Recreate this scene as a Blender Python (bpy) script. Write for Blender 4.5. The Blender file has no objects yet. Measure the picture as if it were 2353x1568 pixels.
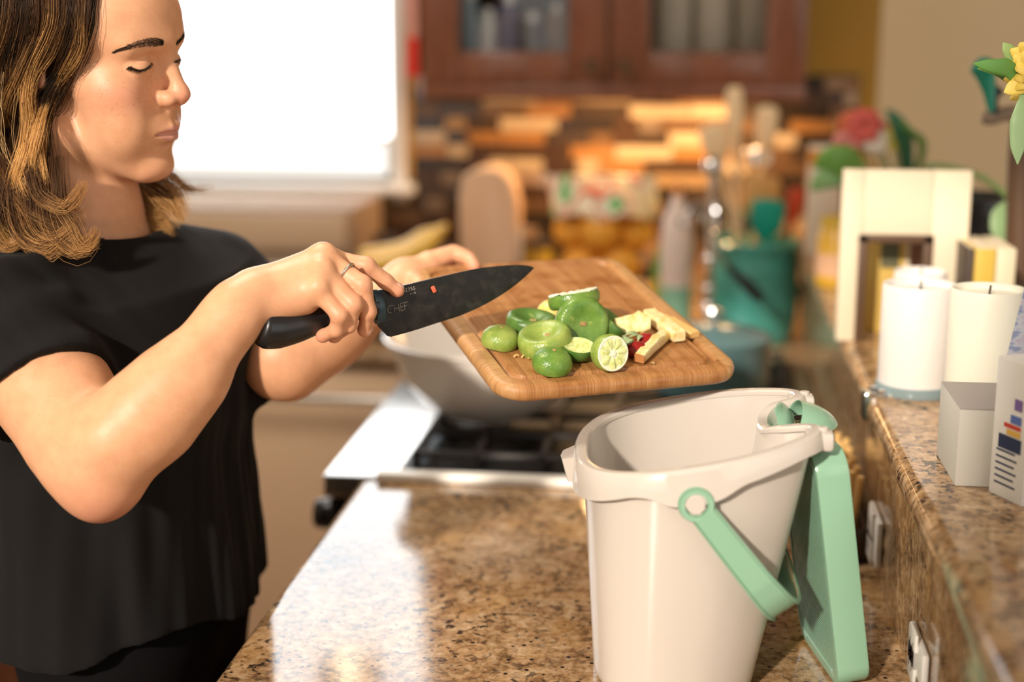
import bpy, bmesh, math, random
import numpy as np
from mathutils import Vector, Matrix

# ------------------------------------------------------------------ camera, world, sun, exposure
SC = bpy.context.scene
COL = SC.collection
YAW, PITCH, CAM_H = math.radians(7.095), math.radians(12.408), 1.52
cam_data = bpy.data.cameras.new('camera'); cam = bpy.data.objects.new('camera', cam_data); COL.objects.link(cam)
cam.location = (0, 0, CAM_H); cam.rotation_euler = (math.pi/2 - PITCH, 0, YAW)
cam_data.sensor_width = 36; cam_data.lens = 50; cam_data.clip_start = 0.02
cam_data.dof.use_dof = True; cam_data.dof.focus_distance = 1.345; cam_data.dof.aperture_fstop = 1.8
SC.camera = cam
SC.view_settings.view_transform = 'Standard'; SC.view_settings.look = 'None'
SC.view_settings.gamma = 1.0; SC.view_settings.use_curve_mapping = False
SC.view_settings.exposure = 0.10
world = bpy.data.worlds.new('sky'); SC.world = world; world.use_nodes = True
world.node_tree.nodes['Background'].inputs[0].default_value = (1.0, 0.95, 0.88, 1)
world.node_tree.nodes['Background'].inputs[1].default_value = 1.45
sun_d = bpy.data.lights.new('sun', 'SUN'); sun = bpy.data.objects.new('sun', sun_d); COL.objects.link(sun)
sun_d.energy = 4.2; sun_d.angle = math.radians(2.6); sun_d.color = (1.0, 0.87, 0.74)
SUN_DIR = Vector((0.31, 0.82, -0.41)).normalized()
sun.rotation_euler = SUN_DIR.to_track_quat('-Z', 'Y').to_euler()
sun.location = (-2, -3, 4)

# ------------------------------------------------------------------ helpers
random.seed(7); RNG = np.random.default_rng(7)
FPX = 50/36*2353
_f = np.array([-math.sin(YAW)*math.cos(PITCH), math.cos(YAW)*math.cos(PITCH), -math.sin(PITCH)])
_r = np.array([math.cos(YAW), math.sin(YAW), 0.0]); _u = np.cross(_r, _f)
def _ray(px, py): return _f + _r*(px-1176.5)/FPX - _u*(py-784.0)/FPX
def at(px, py, Y):                       # a point of the photograph at depth Y (metres along the counter)
    d = _ray(px, py); return np.array([0, 0, CAM_H]) + d*(Y/d[1])
def atz(px, py, z):
    d = _ray(px, py); return np.array([0, 0, CAM_H]) + d*((z-CAM_H)/d[2])
def atx(px, py, x):
    d = _ray(px, py); return np.array([0, 0, CAM_H]) + d*(x/d[0])

def new_mesh(name, V, F, mat=None, smooth=True, sharp=None):
    me = bpy.data.meshes.new(name)
    me.from_pydata([tuple(map(float, v)) for v in V], [], [tuple(map(int, f)) for f in F])
    if mat: me.materials.append(mat)
    if smooth: me.polygons.foreach_set('use_smooth', [True]*len(me.polygons))
    if sharp: me.set_sharp_from_angle(angle=math.radians(sharp))
    me.update(); return me
_MW = {}
def mw(o): return _MW.get(o.name, Matrix.Identity(4))
def thing(name, label, cat, loc=(0, 0, 0), rotz=0.0, group=None, rot=None):
    o = bpy.data.objects.new(name, None); COL.objects.link(o)
    o.empty_display_size = 0.02
    o.location = tuple(map(float, loc)); o.rotation_euler = rot if rot else (0, 0, rotz)
    _MW[o.name] = Matrix.Translation(o.location) @ o.rotation_euler.to_matrix().to_4x4()
    tag(o, label, cat, group); return o
def tag(o, label=None, cat=None, group=None, kind=None):
    if label: o['label'] = label
    if cat: o['category'] = cat
    if group: o['group'] = group
    if kind: o['kind'] = kind
    return o
def obj(name, VF, mat, parent=None, local=False, smooth=True, sharp=35, label=None, cat=None, group=None, kind=None):
    """one mesh object; V in world space unless local (then in the parent's space)"""
    V, F = VF; V = np.asarray(V, float).reshape(-1, 3)
    if parent is not None:
        if not local:
            M = np.array(mw(parent).inverted()); V = V @ M[:3, :3].T + M[:3, 3]
        loc = None
    else:
        lo, hi = V.min(0), V.max(0); loc = np.array([(lo[0]+hi[0])/2, (lo[1]+hi[1])/2, lo[2]]); V = V - loc
    me = new_mesh(name, V, F, mat, smooth, sharp)
    o = bpy.data.objects.new(name, me); COL.objects.link(o)
    if parent is not None:
        o.parent = parent; _MW[o.name] = mw(parent)
    else:
        o.location = tuple(map(float, loc)); _MW[o.name] = Matrix.Translation(o.location)
    return tag(o, label, cat, group, kind)
def share(src, name, loc, parent=None, rot=None, scale=None):
    o = bpy.data.objects.new(name, src.data if hasattr(src, 'data') else src); COL.objects.link(o)
    o.location = tuple(map(float, loc))
    if rot: o.rotation_euler = rot
    if scale: o.scale = scale
    if parent is not None: o.parent = parent
    return o
def struct(o): o['kind'] = 'structure'; return o

def join(*vfs):
    V, F, n = [], [], 0
    for v, f in vfs:
        v = np.asarray(v, float).reshape(-1, 3); V.append(v); F += [tuple(i+n for i in q) for q in f]; n += len(v)
    return np.vstack(V), F
def xf(VF, loc=(0, 0, 0), rot=None, scale=None):
    V = np.asarray(VF[0], float)
    if scale is not None: V = V*np.asarray(scale)
    if rot is not None:
        from mathutils import Euler
        V = V @ np.array(Euler(rot).to_matrix()).T
    return V + np.asarray(loc, float), VF[1]
def box(lo, hi, bev=0.0, seg=2):
    lo, hi = np.minimum(lo, hi), np.maximum(lo, hi)
    if bev <= 0:
        x0, y0, z0 = lo; x1, y1, z1 = hi
        V = [(x0,y0,z0),(x1,y0,z0),(x1,y1,z0),(x0,y1,z0),(x0,y0,z1),(x1,y0,z1),(x1,y1,z1),(x0,y1,z1)]
        return np.array(V, float), [(3,2,1,0),(4,5,6,7),(0,1,5,4),(1,2,6,5),(2,3,7,6),(3,0,4,7)]
    bm = bmesh.new(); bmesh.ops.create_cube(bm, size=1.0)
    for v in bm.verts: v.co = Vector([lo[i]+(v.co[i]+.5)*(hi[i]-lo[i]) for i in range(3)])
    bmesh.ops.bevel(bm, geom=list(bm.edges), offset=min(bev, .49*float(np.min(hi-lo))), segments=seg, profile=.5, affect='EDGES', clamp_overlap=True)
    bm.verts.ensure_lookup_table()
    out = np.array([v.co[:] for v in bm.verts]), [tuple(v.index for v in f.verts) for f in bm.faces]
    bm.free(); return out
def loft(loops, cap0=True, cap1=True, closed=True):
    L = [np.asarray(l, float) for l in loops]; n = len(L[0]); V = np.vstack(L); F = []
    m = n if closed else n-1
    for i in range(len(L)-1):
        for j in range(m):
            a, b = i*n+j, i*n+(j+1) % n; F.append((a, b, b+n, a+n))
    if cap0: F.append(tuple(reversed(range(n))))
    if cap1: F.append(tuple(range((len(L)-1)*n, len(L)*n)))
    return V, F
def circ(r, z, n=32, cx=0, cy=0, ry=None):
    t = np.arange(n)*2*math.pi/n; return np.stack([cx+r*np.cos(t), cy+(ry or r)*np.sin(t), np.full(n, z)], 1)
def lathe(profile, n=40, cap0=True, cap1=True, c=(0, 0, 0)):
    return xf(loft([circ(max(r, 1e-4), z, n) for r, z in profile], cap0, cap1), c)
def spline(P, m=8):
    P = np.asarray(P, float); Q = np.vstack([2*P[0]-P[1], P, 2*P[-1]-P[-2]]); out = []
    for i in range(len(P)-1):
        p0, p1, p2, p3 = Q[i:i+4]
        for t in np.linspace(0, 1, m, endpoint=False):
            out.append(.5*((2*p1)+(-p0+p2)*t+(2*p0-5*p1+4*p2-p3)*t*t+(-p0+3*p1-3*p2+p3)*t**3))
    out.append(P[-1]); return np.array(out)
def tube(P, R, n=10, cap=True, flat=1.0, up=None):
    P = np.asarray(P, float); k = len(P); R = np.broadcast_to(np.asarray(R, float), (k,))
    T = np.gradient(P, axis=0); T /= np.linalg.norm(T, axis=1)[:, None]+1e-12
    a = np.array(up, float) if up is not None else (np.array([0, 0, 1.]) if abs(T[0][2]) < .9 else np.array([1., 0, 0])); loops = []
    N = a - T[0]*(a@T[0]); N /= np.linalg.norm(N)
    th = np.arange(n)*2*math.pi/n
    for i in range(k):
        N = N - T[i]*(N@T[i]); N /= np.linalg.norm(N)+1e-12; B = np.cross(T[i], N)
        loops.append(P[i] + R[i]*(np.cos(th)[:, None]*N*flat + np.sin(th)[:, None]*B))
    return loft(loops, cap, cap)
def rrect(w, h, r, n=6, cx=0, cy=0):
    """rounded rectangle outline, counter-clockwise"""
    out = []; r = max(min(r, w/2-1e-5, h/2-1e-5), 1e-5)
    for k, (sx, sy) in enumerate(((1, 1), (-1, 1), (-1, -1), (1, -1))):
        for j in range(n+1):
            a = math.pi/2*(k + j/n); out.append((cx+sx*(w/2-r)+r*math.cos(a), cy+sy*(h/2-r)+r*math.sin(a)))
    return np.array(out)
def prism(poly, z0, z1, bev=0.0):
    p = np.asarray(poly, float)
    if bev:
        c = p.mean(0); q = c+(p-c)*(1-bev/np.abs(p-c).max())
        L = [np.c_[q, np.full(len(p), z0)], np.c_[p, np.full(len(p), z0+bev)], np.c_[p, np.full(len(p), z1-bev)], np.c_[q, np.full(len(p), z1)]]
    else: L = [np.c_[p, np.full(len(p), z0)], np.c_[p, np.full(len(p), z1)]]
    return loft(L)
def sphere(c, r, nu=20, nv=12, sc=(1, 1, 1)):
    prof = [(math.sin(math.pi*i/nv), -math.cos(math.pi*i/nv)) for i in range(nv+1)]
    V, F = lathe([(max(a, 1e-3), b) for a, b in prof], nu)
    return V*np.asarray(sc)*r + np.asarray(c), F

# ------------------------------------------------------------------ materials
MAT = {}
def N(nt, typ, **kw):
    n = nt.nodes.new(typ)
    for k, v in kw.items():
        if k in n.inputs: n.inputs[k].default_value = v
        else: setattr(n, k, v)
    return n
def mat(name, col, rough=.5, metal=0.0, spec=.5, trans=0.0, sss=0.0, emit=None, estr=0.0, coat=0.0, alpha=1.0, ior=None, sheen=0.0):
    if name in MAT: return MAT[name]
    m = bpy.data.materials.new(name); m.use_nodes = True; b = m.node_tree.nodes['Principled BSDF']
    b.inputs['Base Color'].default_value = (*col, 1); b.inputs['Roughness'].default_value = rough
    b.inputs['Metallic'].default_value = metal; b.inputs['Specular IOR Level'].default_value = spec
    b.inputs['Transmission Weight'].default_value = trans; b.inputs['Coat Weight'].default_value = coat
    b.inputs['Alpha'].default_value = alpha; b.inputs['Sheen Weight'].default_value = sheen
    if ior: b.inputs['IOR'].default_value = ior
    if sss: b.inputs['Subsurface Weight'].default_value = sss; b.inputs['Subsurface Radius'].default_value = (.008, .003, .0015)
    if emit: b.inputs['Emission Color'].default_value = (*emit, 1); b.inputs['Emission Strength'].default_value = estr
    MAT[name] = m; return m
def ramp(nt, fac, stops, interp='LINEAR'):
    r = nt.nodes.new('ShaderNodeValToRGB'); r.color_ramp.interpolation = interp
    e = r.color_ramp.elements
    while len(e) > 1: e.remove(e[-1])
    e[0].position = stops[0][0]; e[0].color = (*stops[0][1], 1)
    for p, c in stops[1:]:
        q = e.new(p); q.color = (*c, 1)
    nt.links.new(fac, r.inputs[0]); return r.outputs[0]
def mixc(nt, fac, a, b, mode='MIX'):
    n = nt.nodes.new('ShaderNodeMix'); n.data_type = 'RGBA'; n.blend_type = mode
    for s, i in ((fac, 0), (a, 6), (b, 7)):
        if isinstance(s, (int, float)): n.inputs[i].default_value = s
        elif isinstance(s, tuple): n.inputs[i].default_value = (*s, 1)
        else: nt.links.new(s, n.inputs[i])
    return n.outputs[2]
def coords(nt, scale=(1, 1, 1), rot=(0, 0, 0), kind='Object'):
    t = nt.nodes.new('ShaderNodeTexCoord'); mp = nt.nodes.new('ShaderNodeMapping')
    mp.inputs['Scale'].default_value = scale; mp.inputs['Rotation'].default_value = rot
    nt.links.new(t.outputs[kind], mp.inputs[0]); return mp.outputs[0]
def noise(nt, vec, scale, detail=4, rough=.55, dist=0.0):
    n = nt.nodes.new('ShaderNodeTexNoise'); n.inputs['Scale'].default_value = scale; n.inputs['Detail'].default_value = detail
    n.inputs['Roughness'].default_value = rough; n.inputs['Distortion'].default_value = dist
    nt.links.new(vec, n.inputs['Vector']); return n.outputs['Fac']
def voro(nt, vec, scale, feature='F1', out='Distance', rnd=1.0):
    n = nt.nodes.new('ShaderNodeTexVoronoi'); n.feature = feature; n.inputs['Scale'].default_value = scale; n.inputs['Randomness'].default_value = rnd
    nt.links.new(vec, n.inputs['Vector']); return n.outputs[out]
def bump(nt, h, strength=.3, dist=.001):
    b = nt.nodes.new('ShaderNodeBump'); b.inputs['Strength'].default_value = strength; b.inputs['Distance'].default_value = dist
    nt.links.new(h, b.inputs['Height']); return b.outputs[0]
def bsdf(m): return m.node_tree.nodes['Principled BSDF']
def setc(m, out): m.node_tree.links.new(out, bsdf(m).inputs['Base Color'])
def setn(m, out): m.node_tree.links.new(out, bsdf(m).inputs['Normal'])
def setr(m, out): m.node_tree.links.new(out, bsdf(m).inputs['Roughness'])

def thin_glass(name, tint=(1, 1, 1), gloss=1.0):
    m = bpy.data.materials.new(name); m.use_nodes = True; nt = m.node_tree; nt.nodes.clear()
    o = nt.nodes.new('ShaderNodeOutputMaterial'); mx = nt.nodes.new('ShaderNodeMixShader'); t = nt.nodes.new('ShaderNodeBsdfTransparent'); g = nt.nodes.new('ShaderNodeBsdfGlossy'); f = nt.nodes.new('ShaderNodeFresnel')
    t.inputs[0].default_value = (*tint, 1); g.inputs['Roughness'].default_value = .02; f.inputs[0].default_value = 1.45
    nt.links.new(f.outputs[0], mx.inputs[0]); nt.links.new(t.outputs[0], mx.inputs[1]); nt.links.new(g.outputs[0], mx.inputs[2]); nt.links.new(mx.outputs[0], o.inputs[0]); return m
def granite(name, tint=1.0):
    m = mat(name, (.4, .3, .2), .10, spec=.5); nt = m.node_tree; v = coords(nt)
    a = noise(nt, v, 34, 6, .62, .6); b = noise(nt, v, 110, 5, .7, .3); c = noise(nt, v, 9, 3, .5)
    base = ramp(nt, a, [(.32, (.085, .044, .020)), (.43, (.215, .120, .055)), (.53, (.39, .245, .125)), (.66, (.56, .42, .27))])
    base = mixc(nt, .45, base, ramp(nt, b, [(.36, (.05, .025, .012)), (.5, (.40, .23, .10)), (.66, (.68, .53, .35))]))
    dark = ramp(nt, noise(nt, v, 85, 4, .55, .5), [(.555, (0, 0, 0)), (.60, (1, 1, 1))])
    patch = ramp(nt, c, [(.40, (.35, .35, .35)), (.6, (1, 1, 1))])
    f = mixc(nt, 1.0, dark, patch, 'MULTIPLY')
    col = mixc(nt, f, base, (.028, .018, .013))
    sp_ = ramp(nt, voro(nt, v, 95), [(.17, (1, 1, 1)), (.26, (0, 0, 0))]); sc_ = ramp(nt, voro(nt, v, 95, out='Color'), [(.50, (0, 0, 0)), (.56, (1, 1, 1))])
    col = mixc(nt, mixc(nt, 1.0, sp_, sc_, 'MULTIPLY'), col, (.022, .016, .014))
    gold = ramp(nt, noise(nt, v, 17, 3, .5, .4), [(.52, (0, 0, 0)), (.68, (1, 1, 1))])
    col = mixc(nt, mixc(nt, 1.0, gold, (.38, .38, .38), 'MULTIPLY'), col, (.46, .25, .08))
    setc(m, col); return m
def wood(name, c0, c1, axis=0, scale=30, rough=.45, stretch=12):
    m = mat(name, c0, rough); nt = m.node_tree
    s = [stretch, stretch, stretch]; s[axis] = 1
    v = coords(nt, tuple(s)); n = noise(nt, v, scale/ stretch*1.2, 6, .6, .4)
    setc(m, ramp(nt, n, [(.3, c0), (.7, c1)])); return m
# ------------------------------------------------------------------ the setting
ZC = 0.925           # counter height
ZL = 1.115           # raised ledge height
XF, XB = -0.432, 0.218   # counter front edge, backsplash face
YW = 3.20            # back wall
GRAN = granite('granite')
m_wall = mat('wall_beige_paint', (.80, .68, .48), .8)
_nt = m_wall.node_tree; setn(m_wall, bump(_nt, noise(_nt, coords(_nt), 220, 3), .25, .001))
m_yel = mat('wall_mustard_paint', (.40, .23, .025), .7)
m_ceil = mat('ceiling_paint', (.80, .76, .70), .9)
m_floor = wood('floor_boards_wood', (.16, .08, .04), (.30, .17, .09), 1, 40, .4)
m_white = mat('window_casing_paint', (.82, .81, .80), .4)
m_cab = wood('cherry_wood', (.150, .054, .028), (.25, .095, .050), 2, 60, .24, 9)
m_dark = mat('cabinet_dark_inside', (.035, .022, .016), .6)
m_steel = mat('brushed_steel', (.62, .59, .55), .28, metal=1.0)
m_black = mat('black_enamel', (.012, .012, .013), .28)
m_iron = mat('cast_iron', (.018, .016, .016), .5)
m_chrome = mat('chrome', (.85, .85, .86), .08, metal=1.0)

struct(obj('floor', box((-2.6, -0.6, -.05), (3.2, 4.36, 0)), m_floor))
struct(obj('ceiling', box((-2.6, -.6, 2.60), (3.2, 4.36, 2.65)), m_ceil))
struct(obj('wall_sun_block', join(box((-2.6, -.66, 0), (-1.66, -.6, 2.6)), box((-.46, -.66, 0), (.75, -.6, 2.6)), box((-1.66, -.66, 0), (-.46, -.6, .9))), m_wall))  # unseen; pieces and gap shaped so the sun reaches only the foreground
struct(obj('wall_left', box((-2.65, -.6, 0), (-2.6, YW, 2.6)), m_wall))
# back wall with the window opening
WX0, WX1, WZ0, WZ1 = -1.80, -0.672, 1.175, 2.12
V, F = join(box((-2.6, YW, 0), (WX0, YW+.12, 2.6)), box((WX1, YW, 0), (.40, YW+.12, 2.6)),
            box((WX0, YW, 0), (WX1, YW+.12, WZ0)), box((WX0, YW, WZ1), (WX1, YW+.12, 2.6)))
struct(obj('wall_back', (V, F), m_yel))
struct(obj('wall_far', box((.36, 4.3, 0), (3.2, 4.36, 2.6)), m_wall))
struct(obj('wall_right', box((3.2, 0.4, 0), (3.26, 4.36, 2.6)), m_wall))

# window_1: casing, glass pane, stool; the blind is a thing hung in it
w1 = bpy.data.objects.new('window_1', None); COL.objects.link(w1); w1['kind'] = 'structure'; w1.location = ((WX0+WX1)/2, YW, WZ0)
w1['label'] = 'bright kitchen window with white casing over the back counter'
_MW['window_1'] = Matrix.Translation(w1.location)
c = .045
obj('window_frame', join(box((WX1, YW-.02, WZ0-.04), (WX1+c*.75, YW+.0, WZ1+c), .003), box((WX0-c, YW-.02, WZ0-.04), (WX0, YW, WZ1+c), .003),
     box((WX0, YW-.02, WZ1), (WX1, YW, WZ1+c), .003)), m_white, w1)
obj('window_sash', join(box((WX0, YW+.07, WZ0), (WX0+.04, YW+.10, WZ1)), box((WX1-.03, YW+.07, WZ0), (WX1, YW+.10, WZ1)),
     box((WX0, YW+.07, WZ0), (WX1, YW+.10, WZ0+.010)), box((WX0, YW+.07, WZ1-.03), (WX1, YW+.10, WZ1))), m_white, w1)
m_glass = thin_glass('window_glass')
obj('window_pane', box((WX0+.03, YW+.082, WZ0+.02), (WX1-.03, YW+.086, WZ1-.02)), m_glass, w1, smooth=False)
obj('window_sill', box((WX0-.05, YW-.060, WZ0-.022), (WX1+.055, YW+.07, WZ0), .006), mat('white_sill_paint', (.88, .88, .88), .3), w1)
struct(obj('trim_1', box((WX1+c*.75, YW-.012, 1.19), (WX1+c*.75+.016, YW-.001, 2.4), .003), mat('amber_wood_trim', (.52, .27, .05), .4)))
# blind; its slats emit, standing in for daylight coming through them
m_slat = mat('emissive_blind_slat', (.9, .92, .95), .6, emit=(.88, .95, 1.0), estr=2.9)
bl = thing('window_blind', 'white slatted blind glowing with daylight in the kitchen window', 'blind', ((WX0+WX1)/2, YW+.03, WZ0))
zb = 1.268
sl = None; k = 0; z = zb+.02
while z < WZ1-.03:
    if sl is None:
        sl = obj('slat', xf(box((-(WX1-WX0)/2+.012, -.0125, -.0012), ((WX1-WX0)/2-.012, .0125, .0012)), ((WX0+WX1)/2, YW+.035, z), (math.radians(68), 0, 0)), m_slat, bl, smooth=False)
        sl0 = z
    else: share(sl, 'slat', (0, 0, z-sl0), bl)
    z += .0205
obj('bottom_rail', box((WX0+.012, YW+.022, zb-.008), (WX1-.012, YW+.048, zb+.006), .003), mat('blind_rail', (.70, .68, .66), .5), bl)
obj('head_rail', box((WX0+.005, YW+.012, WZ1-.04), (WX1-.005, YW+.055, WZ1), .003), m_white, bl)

# ---- near counter run (along the camera's right hand)
YR0, YR1 = 1.800, 2.560   # range
def slab(x0, x1, y0, y1, z1, t=.034, r=.014, front='x0'):
    """granite slab with a bullnose along one edge"""
    n = 8; prof = []
    for i in range(n+1):
        a = math.pi/2*i/n; prof.append((r-r*math.sin(a), z1-r+r*math.cos(a)))
    prof = [(max(0, a), b) for a, b in prof]
    low = [(a, 2*(z1-t/2)-b) for a, b in reversed(prof)]
    return prof, low
def bull(x0, x1, y0, y1, z1, t, r):
    """slab whose -x edge is rounded over"""
    pts = [(x1, z1)]; n = 8
    for i in range(n+1):
        a = math.pi/2*i/n; pts.append((x0+r-r*math.sin(a), z1-r+r*math.cos(a)))
    for i in range(n+1):
        a = math.pi/2*i/n; pts.append((x0+r-r*math.cos(a), z1-t+r-r*math.sin(a)))
    pts.append((x1, z1-t)); p = np.array(pts)
    return loft([np.c_[p[:, 0], np.full(len(p), y0), p[:, 1]], np.c_[p[:, 0], np.full(len(p), y1), p[:, 1]]])
obj('countertop', bull(XF, XB, .30, YR0-.006, ZC, .036, .015), GRAN, label='speckled brown granite worktop under the cream compost bin', cat='countertop', sharp=50)
obj('base_cabinet', box((XF+.03, .32, .10), (XB-.002, YR0-.01, ZC-.037), .004), m_cab, label='dark wood base cabinet beneath the near granite worktop', cat='cabinet')
# raised ledge: riser clad in granite + slab on top
rz = obj('wall_ledge', box((XB, .25, 0), (XB+.12, 3.05, ZL-.031)), GRAN); struct(rz)
obj('ledge_top', bull(XB-.012, .80, .25, 3.05, ZL, .032, .014), GRAN, label='raised granite ledge behind the worktop holding candles and boxes', cat='countertop', sharp=50)
# ---- back counter run under the window
def bully(x0, x1, y0, y1, z1, t, r):
    V, F = bull(y0, y1, -x1, -x0, z1, t, r); return np.c_[-V[:, 1], V[:, 0], V[:, 2]], F
obj('countertop', bully(-2.3, XB, YR1+.012, YW-.001, ZC, .036, .015), GRAN, label='speckled granite worktop along the back wall beneath the window', cat='countertop', sharp=50)
obj('base_cabinet', box((-.46, YR1+.05, .10), (XB-.003, YW-.002, ZC-.037), .004), m_cab, label='dark wood corner cabinet between the range and the back wall', cat='cabinet')
obj('base_cabinet', box((-2.3, YR1+.05, .10), (-1.16, YW-.002, ZC-.037), .004), m_cab, label='dark wood base cabinet at the far left under the window', cat='cabinet')
dw = thing('dishwasher', 'tan steel dishwasher front under the back counter', 'dishwasher', (-.81, YR1+.05, .10))
m_tan = mat('warm_brushed_steel', (.92, .67, .45), .45, metal=.25)
obj('body', box((-1.15, YR1+.06, .10), (-.47, YW-.01, ZC-.037)), m_dark, dw)
obj('front_panel', box((-1.148, YR1+.028, .16), (-.472, YR1+.06, ZC-.045), .006), m_tan, dw)
obj('handle', join(tube([(-1.08, YR1+.0, ZC-.095), (-.54, YR1+.0, ZC-.095)], .009, 12), tube([(-1.05, YR1+.0, ZC-.095), (-1.05, YR1+.03, ZC-.095)], .007, 10), tube([(-.57, YR1+.0, ZC-.095), (-.57, YR1+.03, ZC-.095)], .007, 10)), m_steel, dw)
obj('toe_kick', box((-1.14, YR1+.09, .10), (-.48, YR1+.10, .16)), m_black, dw)

# ---- mosaic splashback on the back wall: each tile its own piece
sb = thing('splashback', 'mosaic of brown, tan and steel strip tiles on the back wall', 'splashback', (-.2, YW, ZC))
obj('grout', join(box((-.645+.018, YW-.008, ZC+.002), (.36, YW-.0005, 1.42)), box((-1.302, YW-.008, ZC+.002), (-.627, YW-.0005, 1.128))), mat('grout_brown', (.10, .065, .04), .8), sb)
tcols = [((.13, .070, .035), .25, 0), ((.06, .030, .017), .2, 0), ((.33, .21, .115), .25, 0), ((.46, .35, .24), .22, 0), ((.030, .020, .015), .15, 0),
         ((.18, .13, .095), .3, 0), ((.70, .66, .60), .22, 1), ((.055, .034, .022), .2, 0), ((.32, .15, .05), .2, 0)]
tmats = [mat('mosaic_tile_%s' % n, c_, r_, metal=me_) for n, (c_, r_, me_) in zip(('brown', 'umber', 'tan', 'sand', 'espresso', 'taupe', 'steel', 'coffee', 'amber'), tcols)]
rt = random.Random(3); tmesh = {}
z = ZC+.004; th = .0305
while z < 1.405:
    xl = -1.30 if z < 1.09 else -.622
    x = xl - rt.random()*.05
    while x < .355:
        L = rt.choice((.05, .075, .10, .13)); a, b = max(x, xl-.002), min(x+L, .357)
        if b-a > .012:
            if b-a < L-1e-6: key = None
            else: key = L
            mi = rt.choices(range(9), (4, 5, 2, 4, 6, 3, 4, 5, 3))[0]
            if key is None or (key, mi) not in tmesh:
                o = obj('tile', xf(box((-(b-a)/2+.0012, -.006, -th/2+.0012), ((b-a)/2-.0012, .0, th/2-.0012), .0012, 1), ((a+b)/2, YW-.008, z+th/2)), tmats[mi], sb)
                # recentre so the mesh can be shared
                me = o.data; off = np.array([(a+b)/2+.2, -.008, z+th/2-ZC]); co = np.empty(len(me.vertices)*3); me.vertices.foreach_get('co', co)
                me.vertices.foreach_set('co', (co.reshape(-1, 3)-off).ravel()); o.location = tuple(off)
                if key: tmesh[(key, mi)] = o
            else: share(tmesh[(key, mi)], 'tile', ((a+b)/2+.2, -.008+rt.uniform(-.001, 0), z+th/2-ZC), sb, rot=(rt.uniform(-.05, .05), 0, rt.uniform(-.02, .02)))
        x += L
    z += th

# ---- range between the two worktops
rg = thing('range', 'stainless gas range with black grates and front knobs', 'range', (-.13, 2.18, 0))
RX = -.482
obj('body', box((RX+.05, YR0, .08), (XB-.003, YR1, ZC-.03), .003), m_black, rg)
obj('cooktop', box((RX, YR0-.004, ZC-.028), (XB-.004, YR1+.004, ZC+.004), .004), m_steel, rg)
obj('side_trim', box((RX+.075, YR0-.012, ZC+.0005), (XB-.004, YR0+.012, ZC+.012), .003), mat('painted_glint_trim', (.92, .90, .84), .4, metal=.05), rg)  # near-white colour stands in for the sun's glint on the steel
obj('burner_pan', box((RX+.10, YR0+.02, ZC+.004), (XB-.03, YR1-.02, ZC+.007), .001), mat('black_pan_enamel', (.008, .008, .009), .42, spec=.3), rg)
obj('control_panel', box((RX+.004, YR0+.004, ZC-.115), (RX+.055, YR1-.004, ZC-.03), .008), m_black, rg)
for i in range(5):
    y = YR0+.05+i*(YR1-YR0-.10)/4
    kb = obj('knob', xf(lathe([(.021, 0), (.0225, .004), (.021, .026), (.018, .030)], 20), (RX+.004, y, ZC-.07), (0, -math.pi/2, 0)), m_black, rg)
    obj('knob_ring', xf(lathe([(.026, 0), (.026, .004), (.022, .005)], 20), (RX+.005, y, ZC-.07), (0, -math.pi/2, 0)), m_steel, kb)
obj('oven_door', box((RX+.012, YR0+.01, .24), (RX+.05, YR1-.01, ZC-.125), .006), m_steel, rg)
obj('oven_handle', join(tube([(RX-.035, YR0+.05, ZC-.17), (RX-.035, YR1-.05, ZC-.17)], .011, 12), tube([(RX-.035, YR0+.08, ZC-.17), (RX+.02, YR0+.08, ZC-.17)], .008, 10), tube([(RX-.035, YR1-.08, ZC-.17), (RX+.02, YR1-.08, ZC-.17)], .008, 10)), m_steel, rg)
gx0, gx1 = RX+.115, XB-.045
for gi in range(3):
    y0 = YR0+.035+gi*.233; y1 = y0+.222; zg = ZC+.030
    bars = [box((gx0, y0, zg-.010), (gx1, y0+.013, zg), .003), box((gx0, y1-.013, zg-.010), (gx1, y1, zg), .003),
            box((gx0, y0, zg-.010), (gx0+.013, y1, zg), .003), box((gx1-.013, y0, zg-.010), (gx1, y1, zg), .003)]
    for j in range(1, 6): bars.append(box((gx0+j*(gx1-gx0)/6-.005, y0, zg-.009), (gx0+j*(gx1-gx0)/6+.005, y1, zg), .002))
    bars.append(box((gx0, (y0+y1)/2-.005, zg-.009), (gx1, (y0+y1)/2+.005, zg), .002))
    for xx in (gx0+.006, gx1-.006):
        for yy in (y0+.006, y1-.006): bars.append(box((xx-.006, yy-.006, ZC+.006), (xx+.006, yy+.006, zg-.004)))
    obj('grate', join(*bars), m_iron, rg)
for bx, by in ((RX+.21, YR0+.15), (RX+.21, YR1-.15), (RX+.52, YR0+.15), (RX+.52, YR1-.15)):
    obj('burner', lathe([(.048, 0), (.048, .008), (.030, .010), (.030, .015), (.004, .016)], 24, c=(bx, by, ZC+.006)), m_iron, rg)

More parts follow.
